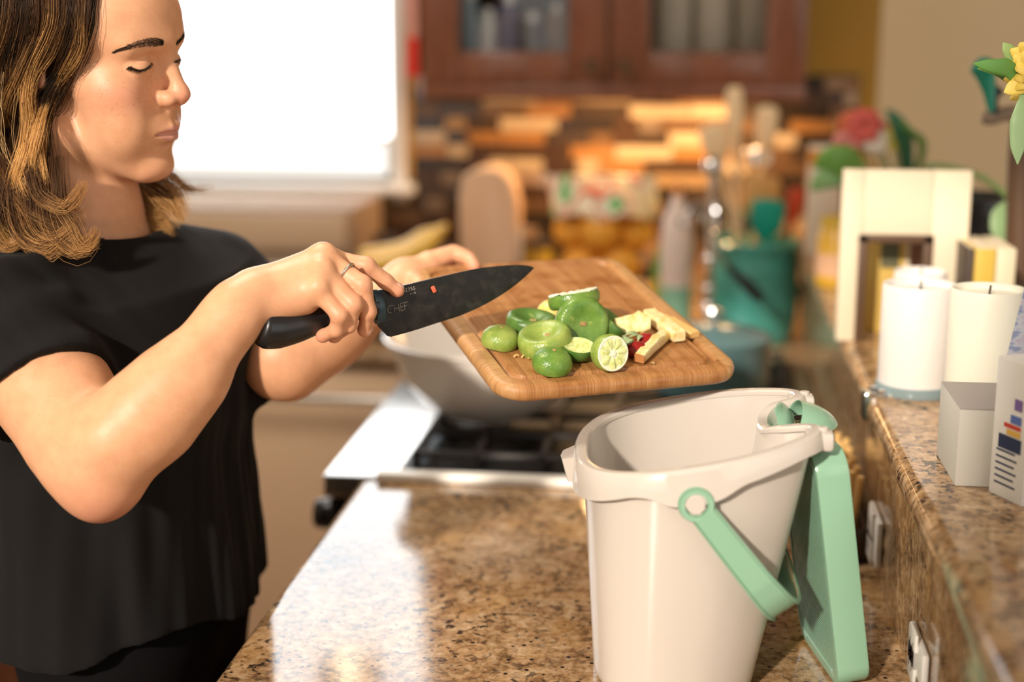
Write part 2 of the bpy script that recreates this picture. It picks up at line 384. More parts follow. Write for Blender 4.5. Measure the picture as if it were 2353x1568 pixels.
# ---- upper cabinet with two glazed doors
CX0, CX1, CY, CZ = -.545, .222, 2.87, 1.408
uc = thing('wall_cabinet', 'reddish wood wall cabinet with two glazed doors', 'cabinet', ((CX0+CX1)/2, YW-.005, CZ))
obj('carcass', join(box((CX0, CY+.022, CZ), (CX0+.018, YW-.010, 2.25)), box((CX1-.018, CY+.022, CZ), (CX1, YW-.010, 2.25)), box((CX0, CY+.022, CZ), (CX1, YW-.010, CZ+.020)),
     box((CX0, CY+.022, 2.23), (CX1, YW-.010, 2.25)), box(((CX0+CX1)/2-.02, CY+.022, CZ), ((CX0+CX1)/2+.02, CY+.042, 2.25))), m_cab, uc)
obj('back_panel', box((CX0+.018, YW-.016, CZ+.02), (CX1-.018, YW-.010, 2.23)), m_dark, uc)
m_pane = thin_glass('cabinet_glass')
for s, (x0, x1) in enumerate(((CX0+.003, -.168), (-.162, CX1-.003))):
    sw = .078; rb = .062
    dr = obj('door', join(box((x0, CY, CZ+.004), (x0+sw, CY+.021, 2.245), .004), box((x1-sw, CY, CZ+.004), (x1, CY+.021, 2.245), .004),
             box((x0+sw, CY, CZ+.004), (x1-sw, CY+.021, CZ+.004+rb), .004), box((x0+sw, CY, 2.245-rb), (x1-sw, CY+.021, 2.245), .004)), m_cab, uc)
    obj('pane', box((x0+sw-.004, CY+.009, CZ+rb), (x1-sw+.004, CY+.012, 2.245-rb)), m_pane, dr, smooth=False)
    kx = x1-.03 if s == 0 else x0+.03
    obj('knob', xf(lathe([(.006, 0), (.005, .010), (.013, .016), (.015, .022), (.011, .028), (.002, .030)], 18), (kx, CY, CZ+.038), (math.pi/2, 0, 0)), mat('aged_bronze', (.16, .10, .06), .35, metal=1), dr)
obj('light_rail', box((CX0, CY+.004, CZ-.028), (CX1, CY+.020, CZ+.004), .004), m_cab, uc)
# under-cabinet lamps: warm strips
for i, (lx, pw) in enumerate(((-.40, .5), (-.16, 1.7), (.08, 2.4))):
    lt = thing('under_cabinet_lamp', ('slim warm lamp under the cabinet, nearest the window', 'slim warm lamp under the middle of the cabinet', 'slim warm lamp under the cabinet, nearest the mustard wall')[i], 'lamp', (lx, 3.06, CZ-.016))
    obj('housing', box((lx-.09, 3.03, CZ-.014), (lx+.09, 3.09, CZ-.0005), .002), m_steel, lt)
    obj('lens', box((lx-.083, 3.036, CZ-.0165), (lx+.083, 3.084, CZ-.0135), .001), mat('lamp_lens_lit', (1, .8, .5), .5, emit=(1, .62, .27), estr=6.0), lt)
    ld = bpy.data.lights.new('under_cabinet_light', 'AREA'); lo = bpy.data.objects.new('under_cabinet_light', ld); COL.objects.link(lo)
    ld.shape = 'RECTANGLE'; ld.size = .16; ld.size_y = .04; ld.energy = pw; ld.color = (1, .60, .26); lo.location = (0, 0, -.008); lo.parent = lt
# ------------------------------------------------------------------ compost bin
m_cream = mat('cream_plastic', (.575, .53, .475), .18, spec=.5, coat=.15)
m_mint = mat('mint_plastic', (.245, .44, .31), .22, spec=.5)
_nt = m_mint.node_tree
m_dot = mat('mint_plastic_dimpled', (.225, .42, .29), .28)
_nt = m_dot.node_tree; setn(m_dot, bump(_nt, voro(_nt, coords(_nt), 330, rnd=0.0), .9, .0012))
BTH = math.radians(3); BC = np.array([.004, 1.280]); BU = np.array([math.cos(BTH), math.sin(BTH)]); BV = np.array([-math.sin(BTH), math.cos(BTH)])
def bp(u, v, z):
    p = BC + np.multiply.outer(np.asarray(u, float), BU) + np.multiply.outer(np.asarray(v, float), BV)
    return np.concatenate([p, np.broadcast_to(np.asarray(z, float), p.shape[:-1])[..., None]], -1)
def bpx(px, py, v):           # photograph point on the plane v=const of the bin
    d = _ray(px, py); n = np.array([*BV, 0]); o = np.array([0, 0, CAM_H]); p0 = bp(0, v, 0)
    q = o + d*((p0-o)@n/(d@n)); return (q[:2]-BC)@BU, q[2]
def dshape(u0, u1, hw, rf, rb, n=14):
    """bin plan: rounded front at u0, squarer hinge end at u1"""
    out = []
    for (cu, cv, r, a0) in ((u1-rb, hw-rb, rb, 0), (u0+rf, hw-rf, rf, 90), (u0+rf, -hw+rf, rf, 180), (u1-rb, -hw+rb, rb, 270)):
        for j in range(n+1):
            a = math.radians(a0+90*j/n); out.append((cu+r*math.cos(a), cv+r*math.sin(a)))
    P = np.array(out)
    # resample the straight runs so that the loops stay even
    Q = [P[0]]
    for a, b in zip(P, np.roll(P, -1, 0)):
        k = max(1, int(np.linalg.norm(b-a)/.012))
        for j in range(1, k+1): Q.append(a+(b-a)*j/k)
    return np.array(Q[:-1])
def resamp2(P, n): d = np.r_[0, np.cumsum(np.linalg.norm(np.diff(P, axis=0), axis=1))]; t = np.linspace(0, d[-1], n); return np.c_[np.interp(t, d, P[:, 0]), np.interp(t, d, P[:, 1])]
def zrim(u): return 1.1565 + .185*u
_h = spline([(-.096, .0), (-.0955, .022), (-.091, .055), (-.076, .088), (-.048, .109), (-.012, .117), (.030, .115), (.062, .105), (.088, .090), (.103, .076), (.108, .062), (.106, .050), (.097, .044), (.082, .038), (.071, .022), (.068, .0)], 7)
_h = resamp2(_h, 80)
top = np.vstack([_h[::-1], (_h*np.array([1, -1]))[1:-1]])      # counter-clockwise from the hinge
# the same angular sampling for both: scale base loop from the top loop
def plan(s):
    # s 0..1 base->rim : interpolate parameters, keep vertex count by mapping the top loop
    u = top[:, 0]; v = top[:, 1]; k = (u+.096)/.204
    b_u = -.084 + k*.146; b_v = v*.86
    return np.c_[b_u+(u-b_u)*s, b_v+(v-b_v)*s]
def notch(P):                  # dip of the rim at the hinge end
    m = np.clip((P[:, 0]-.085)/.02, 0, 1); w = np.exp(-(P[:, 1]/.036)**4); return 0*m*w+.006*np.exp(-(P[:, 1]/.030)**4)*np.clip((P[:, 0]-.055)/.01, 0, 1)
bin_t = thing('compost_bin', 'cream plastic compost bin with mint green handle and open lid', 'bin', bp(0, 0, ZC+.001), rotz=BTH)
loops = []; z0 = ZC+.001
for s in (0, .006, .02):
    P = plan(0); c_ = P.mean(0); q = c_+(P-c_)*(1-.06*(1-s/.02)) if s < .02 else P; loops.append(bp(q[:, 0], q[:, 1], z0+s*.35))
for s in np.linspace(.03, 1, 14):
    P = plan(s); zt = zrim(P[:, 0])-.004-notch(top); loops.append(bp(P[:, 0], P[:, 1], z0+.007+(zt-z0-.007)*s))
for s in np.concatenate([np.linspace(1, .08, 12), [.03]]):
    P = plan(s); c_ = P.mean(0); d = P-c_; q = P - d/np.linalg.norm(d, axis=1)[:, None]*.0032
    zt = zrim(P[:, 0])-.004-notch(top); loops.append(bp(q[:, 0], q[:, 1], z0+.007+(zt-z0-.007)*s))
obj('body', loft(loops), m_cream, bin_t, sharp=60)
# rim collar: top face + outer skirt, deeper round the handle pivot
pu, pz = bpx(1600, 1162, -.128)
P = top; c_ = np.array([-.02, 0]); t_ = np.roll(P, -1, 0)-np.roll(P, 1, 0); nrm = np.c_[t_[:, 1], -t_[:, 0]]; nrm /= np.linalg.norm(nrm, axis=1)[:, None]
zz = zrim(P[:, 0]) - notch(P)
sk = .019 + .012*np.exp(-((P[:, 0]-pu)/.032)**4)*(np.abs(P[:, 1]) > .05) - .006*np.clip((P[:, 0]-.05)/.04, 0, 1) + .010*np.clip((-.05-P[:, 0])/.04, 0, 1)
def ring(off, dz): q = P+nrm*off; return bp(q[:, 0], q[:, 1], zz+dz)
rl = [ring(.001, -.006), ring(-.0045, -.004), ring(-.0045, -.0008), ring(-.003, .0012), ring(.002, .002), ring(.0055, .0012), ring(.0078, -.002), ring(.009, -sk*.7), ring(.0095, -sk), ring(.0078, -sk), ring(.006, -.006)]
obj('rim', loft(rl+[rl[0]], False, False), m_cream, bin_t, sharp=32)
# thumb tab at the front and hinge ears at the back
tb = [bp(-.096-.006-x, y, zrim(-.10)-.004-dz) for x, y, dz in ((0, -.022, 0), (.013, -.014, .004), (.015, 0, .005), (.013, .014, .004), (0, .022, 0))]
tb2 = [p+np.array([0, 0, -.022])+.006*np.array([*BU, 0]) for p in tb]
obj('thumb_tab', (np.vstack([tb, tb2]), [(0, 1, 2, 3, 4), (9, 8, 7, 6, 5)]+[(i, (i+1) % 5, 5+(i+1) % 5, 5+i)[::-1] for i in range(5)]), m_cream, bin_t)
for sgn in (-1, 1):
    V, F = box((.100, min(sgn*.052, sgn*.074), zrim(.10)-.016), (.124, max(sgn*.052, sgn*.074), zrim(.10)+.0014), .004)
    obj('hinge_ear', (bp(V[:, 0], V[:, 1], V[:, 2]), F), m_cream, bin_t)
    V, F = xf(lathe([(.0045, 0), (.0045, .003), (.003, .0035)], 14), (.115, sgn*.063, zrim(.10)+.0010))
    obj('hinge_pin', (bp(V[:, 0], V[:, 1], V[:, 2]), F), m_cream, bin_t)
# lid, hanging open from the hinge
H0 = np.array([.116, zrim(.10)-.020]); H1 = np.array([.150, ZC+.004])      # (u,z) top and bottom of the lid plane
du = (H1-H0)/np.linalg.norm(H1-H0); dn = np.array([du[1], -du[0]])          # dn points towards the bin (-u)
if dn[0] > 0: dn = -dn
LL = float(np.linalg.norm(H1-H0))
lo_ = rrect(LL, .128, .022, 8, LL/2, 0)     # length runs 0..LL from the hinge
def lp(l, v, h):
    q = H0 + np.multiply.outer(np.asarray(l), du) + np.multiply.outer(np.broadcast_to(np.asarray(h, float), np.shape(l)), dn); v = np.asarray(v, float); u_ = q[..., 0]-H0[0]; a_ = math.radians(9); v_ = v+.064
    return bp(H0[0]+.006+u_*math.cos(a_)-v_*math.sin(a_), -.064+u_*math.sin(a_)+v_*math.cos(a_), q[..., 1])
cl = np.array([LL/2, 0])
def lr(f, h):
    q = cl+(lo_-cl)*f; return lp(q[:, 0], q[:, 1], h)
lidp = obj('lid', loft([lr(.95, -.016), lr(.99, -.0155), lr(1, -.013), lr(1.0, .011), lr(.99, .0135), lr(.96, .014), lr(.90, .014), lr(.885, .0125)]), m_mint, bin_t, sharp=40)
obj('dimpled_panel', loft([lr(.885, .0123), lr(.885, .0132), lr(.80, .0134)]), m_dot, lidp, sharp=60)
# curved latch of the lid in the notch of the rim
def petal(cu, cv, cz, ru, rv, rz, tilt, a0, a1, thick=.0022):
    loops = []
    for i, a in enumerate(np.linspace(a0, a1, 15)):
        row = []
        for b in np.linspace(-1, 1, 17):
            w = math.sqrt(max(0, 1-b*b)); u = cu+ru*math.cos(a)*w; z = cz+rz*math.sin(a)*w + tilt*b; row.append(bp(u, cv+rv*b, z))
        loops.append(np.array(row))
    A = np.array(loops); n1, n2 = A.shape[:2]; c0 = A.reshape(-1, 3).mean(0)
    d = A-c0; B = A - d/np.linalg.norm(d, axis=2)[..., None]*thick
    V = np.vstack([A.reshape(-1, 3), B.reshape(-1, 3)]); F = []; k = n1*n2
    for i in range(n1-1):
        for j in range(n2-1):
            a = i*n2+j; q = (a, a+1, a+n2+1, a+n2); F.append(q); F.append(tuple(k+x for x in reversed(q)))
    for i in range(n1-1):
        for j in (0, n2-1): a = i*n2+j; F.append((a, a+n2, a+n2+k, a+k))
    for j in range(n2-1):
        for i in (0, n1-1): a = i*n2+j; F.append((a, a+1, a+1+k, a+k))
    return V, F
zh = zrim(.09)
obj('lid_latch', petal(.094, 0, zh-.012, .044, .040, .024, 0, .2, 1.35), m_mint, bin_t, sharp=70)
obj('lid_lip', petal(.080, 0, zh-.016, .020, .034, .028, 0, -1.2, 1.25), m_mint, bin_t, sharp=70)
# bail handle: flat strap from the near pivot, round the hinge end, to the far pivot
eu, ez = bpx(1790, 1400, -.126)
dd = np.array([eu-pu, ez-pz]); LH = float(np.linalg.norm(dd)); dd /= LH; pp = np.array([-dd[1], dd[0]])
path = []
for v, l, rise in [(-.127, .012, 0), (-.127, .05, 0), (-.1265, .085, 0), (-.125, LH-.02, 0), (-.119, LH-.002, 0), (-.106, LH+.011, 0), (-.075, LH+.019, 0), (0, LH+.023, 0), (.075, LH+.019, 0), (.106, LH+.011, 0), (.119, LH-.002, 0), (.125, LH-.02, 0), (.1265, .085, 0), (.127, .05, 0), (.127, .012, 0)]:
    q = np.array([pu, pz])+dd*l; path.append((q[0], v, q[1]))
path = spline(path, 7)
wd = np.interp(np.linspace(0, 1, len(path)), [0, .08, .30, .42, .5, .58, .70, .92, 1], [.0115, .0125, .0145, .0155, .0155, .0155, .0145, .0125, .0115])
side = np.array([pp[0], 0, pp[1]])           # strap's width direction, in the (u,v,z) frame
T = np.gradient(path, axis=0); T /= np.linalg.norm(T, axis=1)[:, None]
loops = []
for p_, t, w in zip(path, T, wd):
    s_ = side-t*(side@t); s_ /= np.linalg.norm(s_); n_ = np.cross(t, s_)
    ring_ = [p_ + s_*w*a + n_*.0022*b for a, b in ((-1, -.6), (-.9, -1), (.9, -1), (1, -.6), (1, .9), (.86, 1.6), (.76, .6), (-.76, .6), (-.86, 1.6), (-1, .9))]
    loops.append(bp(*np.array(ring_).T))
hd = obj('handle', loft(loops), m_mint, bin_t, sharp=30)
for sgn in (-1, 1):
    def disc(prof, n=28):
        V, F = lathe(prof, n); U_ = pu+V[:, 0]; Z_ = pz+V[:, 1]; W_ = sgn*((.1225)+V[:, 2])
        return bp(U_, W_, Z_), (F if sgn < 0 else [f[::-1] for f in F])
    n = 28; t = np.arange(n)*2*math.pi/n
    pr = [(.0095, 0), (.0150, 0), (.0158, .0015), (.0158, .0040), (.0148, .0055), (.0135, .0048), (.0118, .0048), (.0098, .0055), (.0095, .004), (.0095, 0)]
    obj('pivot_ring', disc(pr), m_mint, hd, sharp=40)
    V, F = lathe([(.0088, -.008), (.0088, .0042), (.0075, .0052), (.001, .0052)], 8)
    a = math.pi/8; V = np.c_[V[:, 0]*math.cos(a)-V[:, 1]*math.sin(a), (V[:, 0]*math.sin(a)+V[:, 1]*math.cos(a))*1.12, V[:, 2]]
    obj('pivot_knob', (bp(pu+V[:, 0], sgn*((.1225)+V[:, 2]), pz+V[:, 1]), F), m_cream, bin_t, sharp=30)

# ------------------------------------------------------------------ cutting board
BA = np.array([-.1648, 1.270, 1.1945]); BB = np.array([.0525, 1.377, 1.1950]); BD = np.array([-.3094, 1.55, 1.2560])
e1 = BB-BA; W_b = float(np.linalg.norm(e1)); e1 /= W_b
e2 = BD-BA; e2 -= e1*(e2@e1); L_b = float(np.linalg.norm(e2)); e2 /= L_b; e3 = np.cross(e1, e2)
W_b += .012; L_b += .014; BO = BA - e1*.006 - e2*.006
def bb(s, t, h=0.0):
    s, t, h = np.broadcast_arrays(np.asarray(s, float), np.asarray(t, float), np.asarray(h, float))
    return BO + s[..., None]*e1 + t[..., None]*e2 + h[..., None]*e3
def onb(px, py, h=0.0):        # board coordinates of a photograph point lying h above the board's top face
    d = _ray(px, py); o = np.array([0, 0, CAM_H]); q = o + d*((BO+e3*h-o)@e3/(d@e3)) - BO; return q@e1, q@e2
m_bam = mat('bamboo', (.55, .30, .12), .42); nt = m_bam.node_tree
v = coords(nt, (620, 7, 7)); g = noise(nt, v, 1.0, 5, .65, .2)
v2 = coords(nt, (1, 1, 1)); g2 = noise(nt, v2, 22, 4, .6); g3 = noise(nt, coords(nt, (75, 1.0, 1)), 1.0, 2, .4)
c1 = ramp(nt, g, [(.34, (.21, .080, .020)), (.5, (.37, .165, .052)), (.66, (.50, .27, .105))])
c1 = mixc(nt, .35, c1, ramp(nt, g3, [(.4, (.30, .12, .033)), (.6, (.49, .25, .092))]))
wet = ramp(nt, g2, [(.50, (0, 0, 0)), (.64, (.75, .75, .75))]); c1 = mixc(nt, wet, c1, (.25, .090, .022))
_tc = nt.nodes.new('ShaderNodeTexCoord'); _sx = nt.nodes.new('ShaderNodeSeparateXYZ'); nt.links.new(_tc.outputs['Object'], _sx.inputs[0])
edge_ = ramp(nt, _sx.outputs['X'], [(0, (1, 1, 1)), (.0165, (1, 1, 1)), (.0175, (0, 0, 0)), (W_b-.0175, (0, 0, 0)), (W_b-.0165, (1, 1, 1))])     # lengthwise battens glued on at both sides
g4 = noise(nt, coords(nt, (40, 260, 40)), 1.0, 4, .6); c1 = mixc(nt, edge_, c1, ramp(nt, g4, [(.3, (.38, .185, .065)), (.7, (.56, .33, .14))]))
setc(m_bam, c1); setn(m_bam, bump(nt, g, .25, .0006)); setr(m_bam, ramp(nt, g2, [(.45, (.5, .5, .5)), (.62, (.28, .28, .28))]))
brd = thing('cutting_board', 'bamboo cutting board with juice groove held over the bin', 'cutting board', BO)
brd.rotation_euler = Matrix(np.array([e1, e2, e3]).T.tolist()).to_euler(); _MW[brd.name] = Matrix.Translation(brd.location) @ brd.rotation_euler.to_matrix().to_4x4()
def bloop(ins, h): q = rrect(W_b-2*ins, L_b-2*ins, .032-ins*.8, 9, W_b/2, L_b/2); return np.c_[q, np.full(len(q), h)]
tk = .0165
loops = [bloop(.012, -tk), bloop(.005, -tk), bloop(.0015, -tk+.0022), bloop(0, -tk+.006), bloop(0, -.006), bloop(.0015, -.0022), bloop(.005, -.0003), bloop(.008, 0),
         bloop(.0165, 0), bloop(.0168, -.0010), bloop(.0180, -.0040), bloop(.0205, -.0048), bloop(.0232, -.0038), bloop(.0250, -.0008), bloop(.0255, 0), bloop(.030, 0)]
obj('board', loft(loops), m_bam, brd, local=True, sharp=50)

# ------------------------------------------------------------------ chef's knife
def ky(px): return 1.300 + (px-865)*(.100/363)
def kp(px, py): return at(px, py, ky(px))
K0 = kp(865, 708); kx = kp(1200, 628)-K0; kx /= np.linalg.norm(kx)
_a = kp(893, 776)-K0; kz = _a-kx*(_a@kx); kz = -kz/np.linalg.norm(kz); kn = np.cross(kx, kz)   # kn points at the viewer's side or away
if kn[1] > 0: kn = -kn
def kk(px, py): q = kp(px, py)-K0; return np.array([q@kx, q@kz])
def kw(x, z, n=0.0):
    x, z, n = np.broadcast_arrays(np.asarray(x, float), np.asarray(z, float), np.asarray(n, float)); return K0 + x[..., None]*kx + z[..., None]*kz + n[..., None]*kn
m_blade = mat('black_blade_coating', (.014, .013, .012), .36, spec=.5); nt = m_blade.node_tree
sm = noise(nt, coords(nt), 90, 5, .6); setr(m_blade, ramp(nt, sm, [(.35, (.24, .24, .24)), (.7, (.55, .55, .55))]))
setc(m_blade, ramp(nt, sm, [(.5, (.006, .0055, .005)), (.74, (.030, .026, .023))]))
m_grip = mat('black_grip', (.010, .010, .011), .30)
kn_t = thing('chef_knife', 'black coated chef knife with a bulbous black handle', 'knife', K0)
sp = spline([kk(*p) for p in ((866, 667), (919, 657), (1000, 638), (1091, 618), (1150, 611), (1190, 609), (1215, 611), (1228, 616))], 4)
ed = spline([kk(*p) for p in ((893, 776), (950, 760), (1008, 741), (1055, 726), (1091, 711), (1125, 694), (1152, 678), (1185, 655), (1210, 634), (1228, 616))], 4)
outl = np.vstack([sp, ed[::-1][1:], [kk(868, 750)]])
# blade: spine thick, edge thin -> two-sided strip mesh between spine and edge
n_ = 40; a_ = np.linspace(0, 1, n_)
def resamp(P, n): d = np.r_[0, np.cumsum(np.linalg.norm(np.diff(P, axis=0), axis=1))]; t = np.linspace(0, d[-1], n); return np.c_[np.interp(t, d, P[:, 0]), np.interp(t, d, P[:, 1])]
S = resamp(sp, n_); Eg = resamp(np.vstack([[kk(868, 750)], ed]), n_)
rows = []
for f, th in ((0, .0011), (.25, .0009), (.5, .00075), (.75, .0006), (.9, .00045), (1, .0001)):
    q = S+(Eg-S)*f; rows.append((q, th*np.linspace(1, .35, n_)))
loopsA = [kw(q[:, 0], q[:, 1], th) for q, th in rows]; loopsB = [kw(q[:, 0], q[:, 1], -th) for q, th in rows[::-1]]
Lp = np.array(loopsA+loopsB)             # (12, n, 3)
obj('blade', loft([Lp[:, i] for i in range(n_)]), m_blade, kn_t, sharp=30)
# bolster and handle
hb = spline([kp(863, 705), kp(845, 706), kp(800, 716), kp(755, 728), kp(715, 740), kp(670, 751), kp(630, 757), kp(604, 757), kp(592, 755)], 5)
hr = np.interp(np.linspace(0, 1, len(hb)), [0, .06, .12, .3, .45, .58, .72, .84, .93, .98, 1], [.0125, .0125, .0108, .0106, .0126, .0160, .0184, .0182, .0148, .0098, .003])
obj('handle', tube(hb, hr, 24, up=kn, flat=.82), m_grip, kn_t, sharp=80)
m_bol = mat('blue_grey_bolster', (.035, .075, .105), .3, metal=.3)
q = [kp(878, 705), kp(870, 705.5), kp(858, 706)]
loops = []
for f, p in zip((.92, 1.0, 1.0), q):
    t = np.arange(24)*2*math.pi/24; loops.append(p + np.cos(t)[:, None]*kn*.0095*f + np.sin(t)[:, None]*kz*.0172*f)
obj('bolster', loft(loops[::-1]), m_bol, kn_t, sharp=50)
def text_mesh(s, size=1.0):
    cu = bpy.data.curves.new('text', 'FONT'); cu.body = s; cu.size = size; cu.extrude = 0.0; cu.resolution_u = 3
    o = bpy.data.objects.new('text', cu); COL.objects.link(o); bpy.context.view_layer.update()
    me = bpy.data.meshes.new_from_object(o.evaluated_get(bpy.context.evaluated_depsgraph_get()))
    V = np.array([v_.co[:] for v_ in me.vertices]); F = [tuple(p.vertices) for p in me.polygons]
    bpy.data.objects.remove(o); bpy.data.curves.remove(cu); bpy.data.meshes.remove(me); return V, F
m_print = mat('pale_grey_print', (.42, .40, .37), .5)
def ktext(s, p0, p1, size, off=.0014):
    """text on the viewer's face of the blade from photograph point p0 towards p1"""
    V, F = text_mesh(s, 1.0); a = kk(*p0); b = kk(*p1); d = (b-a)/np.linalg.norm(b-a); w = V[:, 0].max()-V[:, 0].min()
    sx = np.linalg.norm(b-a)/w; u = (V[:, 0]-V[:, 0].min())*sx; h = V[:, 1]*size
    pd = np.array([-d[1], d[0]]); q = a+u[:, None]*d+h[:, None]*pd
    return kw(q[:, 0], q[:, 1], off), F
# CHEF as thin hand-drawn strokes
def strokes(lines, r=.00022, off=.00125):
    out = []
    for ln in lines:
        P = spline([kk(*p) for p in ln], 4) if len(ln) > 2 else np.array([kk(*p) for p in ln]); out.append(tube(kw(P[:, 0], P[:, 1], off), r, 5))
    return join(*out)
obj('lettering', strokes([[(901, 702), (894, 702), (889, 709), (891, 717), (899, 719)], [(903, 700), (905, 717)], [(914, 698), (916, 715)], [(904, 709), (915, 707)],
    [(918, 697), (920, 714)], [(918, 697), (925, 695)], [(919, 705), (925, 703)], [(920, 714), (927, 711)], [(927, 695), (928, 711)], [(927, 695), (935, 693)], [(928, 703), (933, 701)]]), m_print, kn_t, label='CHEF in thin pale letters')
obj('number', ktext('02355', (923, 672), (952, 665), .0052), m_print, kn_t, smooth=False)
obj('small_print', ktext('1118', (941, 677), (953, 674), .0030), m_print, kn_t, smooth=False)
p = kk(993, 663)
scr = spline([kw(p[0]-.001, p[1]+.003, .0018), kw(p[0], p[1], .0022), kw(p[0]+.0015, p[1]-.004, .0018)], 4)
obj('tomato_scrap', tube(scr, [.001]+[.0022]*(len(scr)-2)+[.0006], 8, flat=.5, up=kn), mat('tomato_flesh', (.75, .16, .08), .3), label='tiny scrap of tomato stuck to the knife blade', cat='food scrap')
# ------------------------------------------------------------------ scraps on the board
def limemat(name, c0, c1, rough=.3):
    m = mat(name, c0, rough, spec=.5, sss=.0); nt = m.node_tree; v = coords(nt)
    n = noise(nt, v, 70, 4, .6); col = ramp(nt, n, [(.35, c0), (.68, c1)])
    pores = voro(nt, v, 620); setn(m, bump(nt, pores, .35, .0006))
    sp_ = ramp(nt, noise(nt, v, 160, 3, .5), [(.66, (0, 0, 0)), (.74, (.5, .5, .5))]); col = mixc(nt, sp_, col, (.50, .52, .14))
    setc(m, col); return m
m_l1 = limemat('lime_rind_mid', (.090, .205, .028), (.185, .31, .055)); m_l2 = limemat('lime_rind_pale', (.20, .31, .050), (.35, .43, .10)); m_l3 = limemat('lime_rind_deep', (.060, .150, .024), (.115, .225, .045))
m_pith = mat('lime_pith', (.78, .80, .60), .5, sss=.2); m_scar = mat('lime_stem_scar', (.40, .25, .09), .7)
m_flesh = mat('lime_flesh', (.70, .75, .30), .25, sss=.25, spec=.6); nt = m_flesh.node_tree
setc(m_flesh, ramp(nt, noise(nt, coords(nt), 260, 4, .6), [(.35, (.52, .60, .16)), (.6, (.78, .82, .42))]))
def frame(nrm, ref=(1, 0, 0)):
    n = np.asarray(nrm, float); n = n/np.linalg.norm(n); a = np.asarray(ref, float); a = a-n*(a@n); a /= np.linalg.norm(a); return np.array([a, np.cross(n, a), n]).T
def place(VF, c, R, wob=0.0, seed=0, sc=1.0):
    V = np.asarray(VF[0], float)*sc
    if wob:
        r = np.random.default_rng(seed); k = r.normal(size=(4, 3))*70; ph = r.uniform(0, 6, 4)
        V = V*(1+wob*np.sum([np.sin(V@k[i]+ph[i]) for i in range(4)], 0)[:, None]/2)
    return V@R.T+np.asarray(c), VF[1]
def dirb(a, b, c): d = e1*a+e2*b+e3*c; return d/np.linalg.norm(d)
RIND = [(.0003, .0108), (.004, .0111), (.008, .0126), (.0120, .0156), (.0160, .0179), (.0196, .0186), (.0222, .0168), (.0236, .0125), (.0240, .0080), (.0236, .0035), (.0228, .0008)]
PULP = [(.0225, .0012), (.0226, -.0008), (.0205, -.0022), (.0165, -.0012), (.0120, .0010), (.006, .0015), (.0003, .0015)]
def squeezed(label, px, py, lift, nrm, m, sc=1.0, seed=1, scar=(.0, .0), fz=1.0, dim=1.0):
    """a squeezed lime half: rind pushed in at the stem end, rag of pith along the rim; centre seen at px,py"""
    s_, t_ = onb(px, py, lift); c = bb(s_, t_, lift); R = frame(nrm); sh = np.array([0, 0, -.009])
    tt = thing('squeezed_lime', label, 'lime', c, group='lime remains on the cutting board')
    r = np.random.default_rng(seed)
    RP = [(r_, .0186-(.0186-z_)*(dim if r_ < .0196 else 1)) for r_, z_ in RIND]; A = lathe(RP, 36, True, False); A = ((A[0]+sh)*np.array([1, 1, fz]), A[1]); obj('rind', place(A, c, R, .03, seed, sc), m, tt, sharp=80)
    Bm = lathe(PULP, 36, False, True); V = Bm[0]+sh; V = (V+r.normal(size=V.shape)*np.array([.0006, .0006, .0009]))*np.array([1, 1, fz]); obj('pith', place((V, Bm[1]), c, R, .03, seed, sc), m_pith, tt, sharp=80)
    V, F = lathe([(.0028, 0), (.0024, .0012), (.0006, .0014)], 9); V = V*np.array([1.3, .8, 1])+r.normal(size=V.shape)*.0003+np.array([scar[0], scar[1], .0186-(.0186-.0108)*dim+.0002])+sh; V = V*np.array([1, 1, fz])
    obj('stem_scar', place((V, F), c, R, 0, 0, sc), m_scar, tt)
    return tt
def cap(label, px, py, lift, nrm, m, prof, sc=1.0, seed=2, nip=True):
    """a cut off end of a lime, dome up along nrm"""
    s_, t_ = onb(px, py, lift); c = bb(s_, t_, lift); R = frame(nrm)
    tt = thing('lime_end', label, 'lime', c, group='lime remains on the cutting board')
    obj('rind', place(lathe(prof, 32, False, True), c, R, .025, seed, sc), m, tt, sharp=80)
    r0, z0_ = prof[0]; V, F = lathe([(.0003, z0_+.0015), (r0*.6, z0_+.001), (r0*.93, z0_+.0005), (r0, z0_)], 32, True, False)
    obj('cut_face', place((V, F), c, R, .025, seed, sc), m_flesh, tt)
    if nip: obj('stem_scar', place(xf(lathe([(.0018, 0), (.0014, .0008), (.0003, .001)], 8), (0, 0, prof[-1][1]-.0004)), c, R, 0, 0, sc), m_scar, tt)
    return tt
DOME = [(.0175, -.008), (.0186, -.005), (.0186, -.001), (.0172, .0035), (.0140, .0072), (.0092, .0098), (.0045, .0108), (.0004, .0110)]
cap('pale green lime end at the left of the pile', 1150, 775, .010, dirb(.05, -.05, 1), m_l2, DOME, 1.0, 3)
squeezed('dark green squeezed lime half behind the pale lime end', 1222, 742, .0115, dirb(.05, .05, 1), m_l3, 1.12, 5, (.001, .001), .80)
squeezed('yellowish green squeezed lime half between the pale end and the upright half', 1250, 780, .0140, dirb(-.26, .0, 1), m_l2, 1.12, 6, (.004, .004), .88)
squeezed('squeezed lime half standing upright with its stem dimple facing forward', 1336, 743, .022, dirb(-.02, -1, .30), m_l1, 1.14, 7, (.0, .0), .8, .55)
squeezed('squeezed lime half on top of the pile, ragged pith side up', 1320, 689, .036, dirb(.10, -.42, -.9), m_l1, 1.12, 8, (0, 0), .68)
cap('mid green bumpy lime end at the front of the pile', 1270, 829, .0105, dirb(.04, -.08, 1), m_l1, DOME, 1.06, 9)
CUP = [(.0160, .007), (.0164, .004), (.0158, .000), (.0135, -.0048), (.0090, -.0078), (.0040, -.0088), (.0004, -.009)]
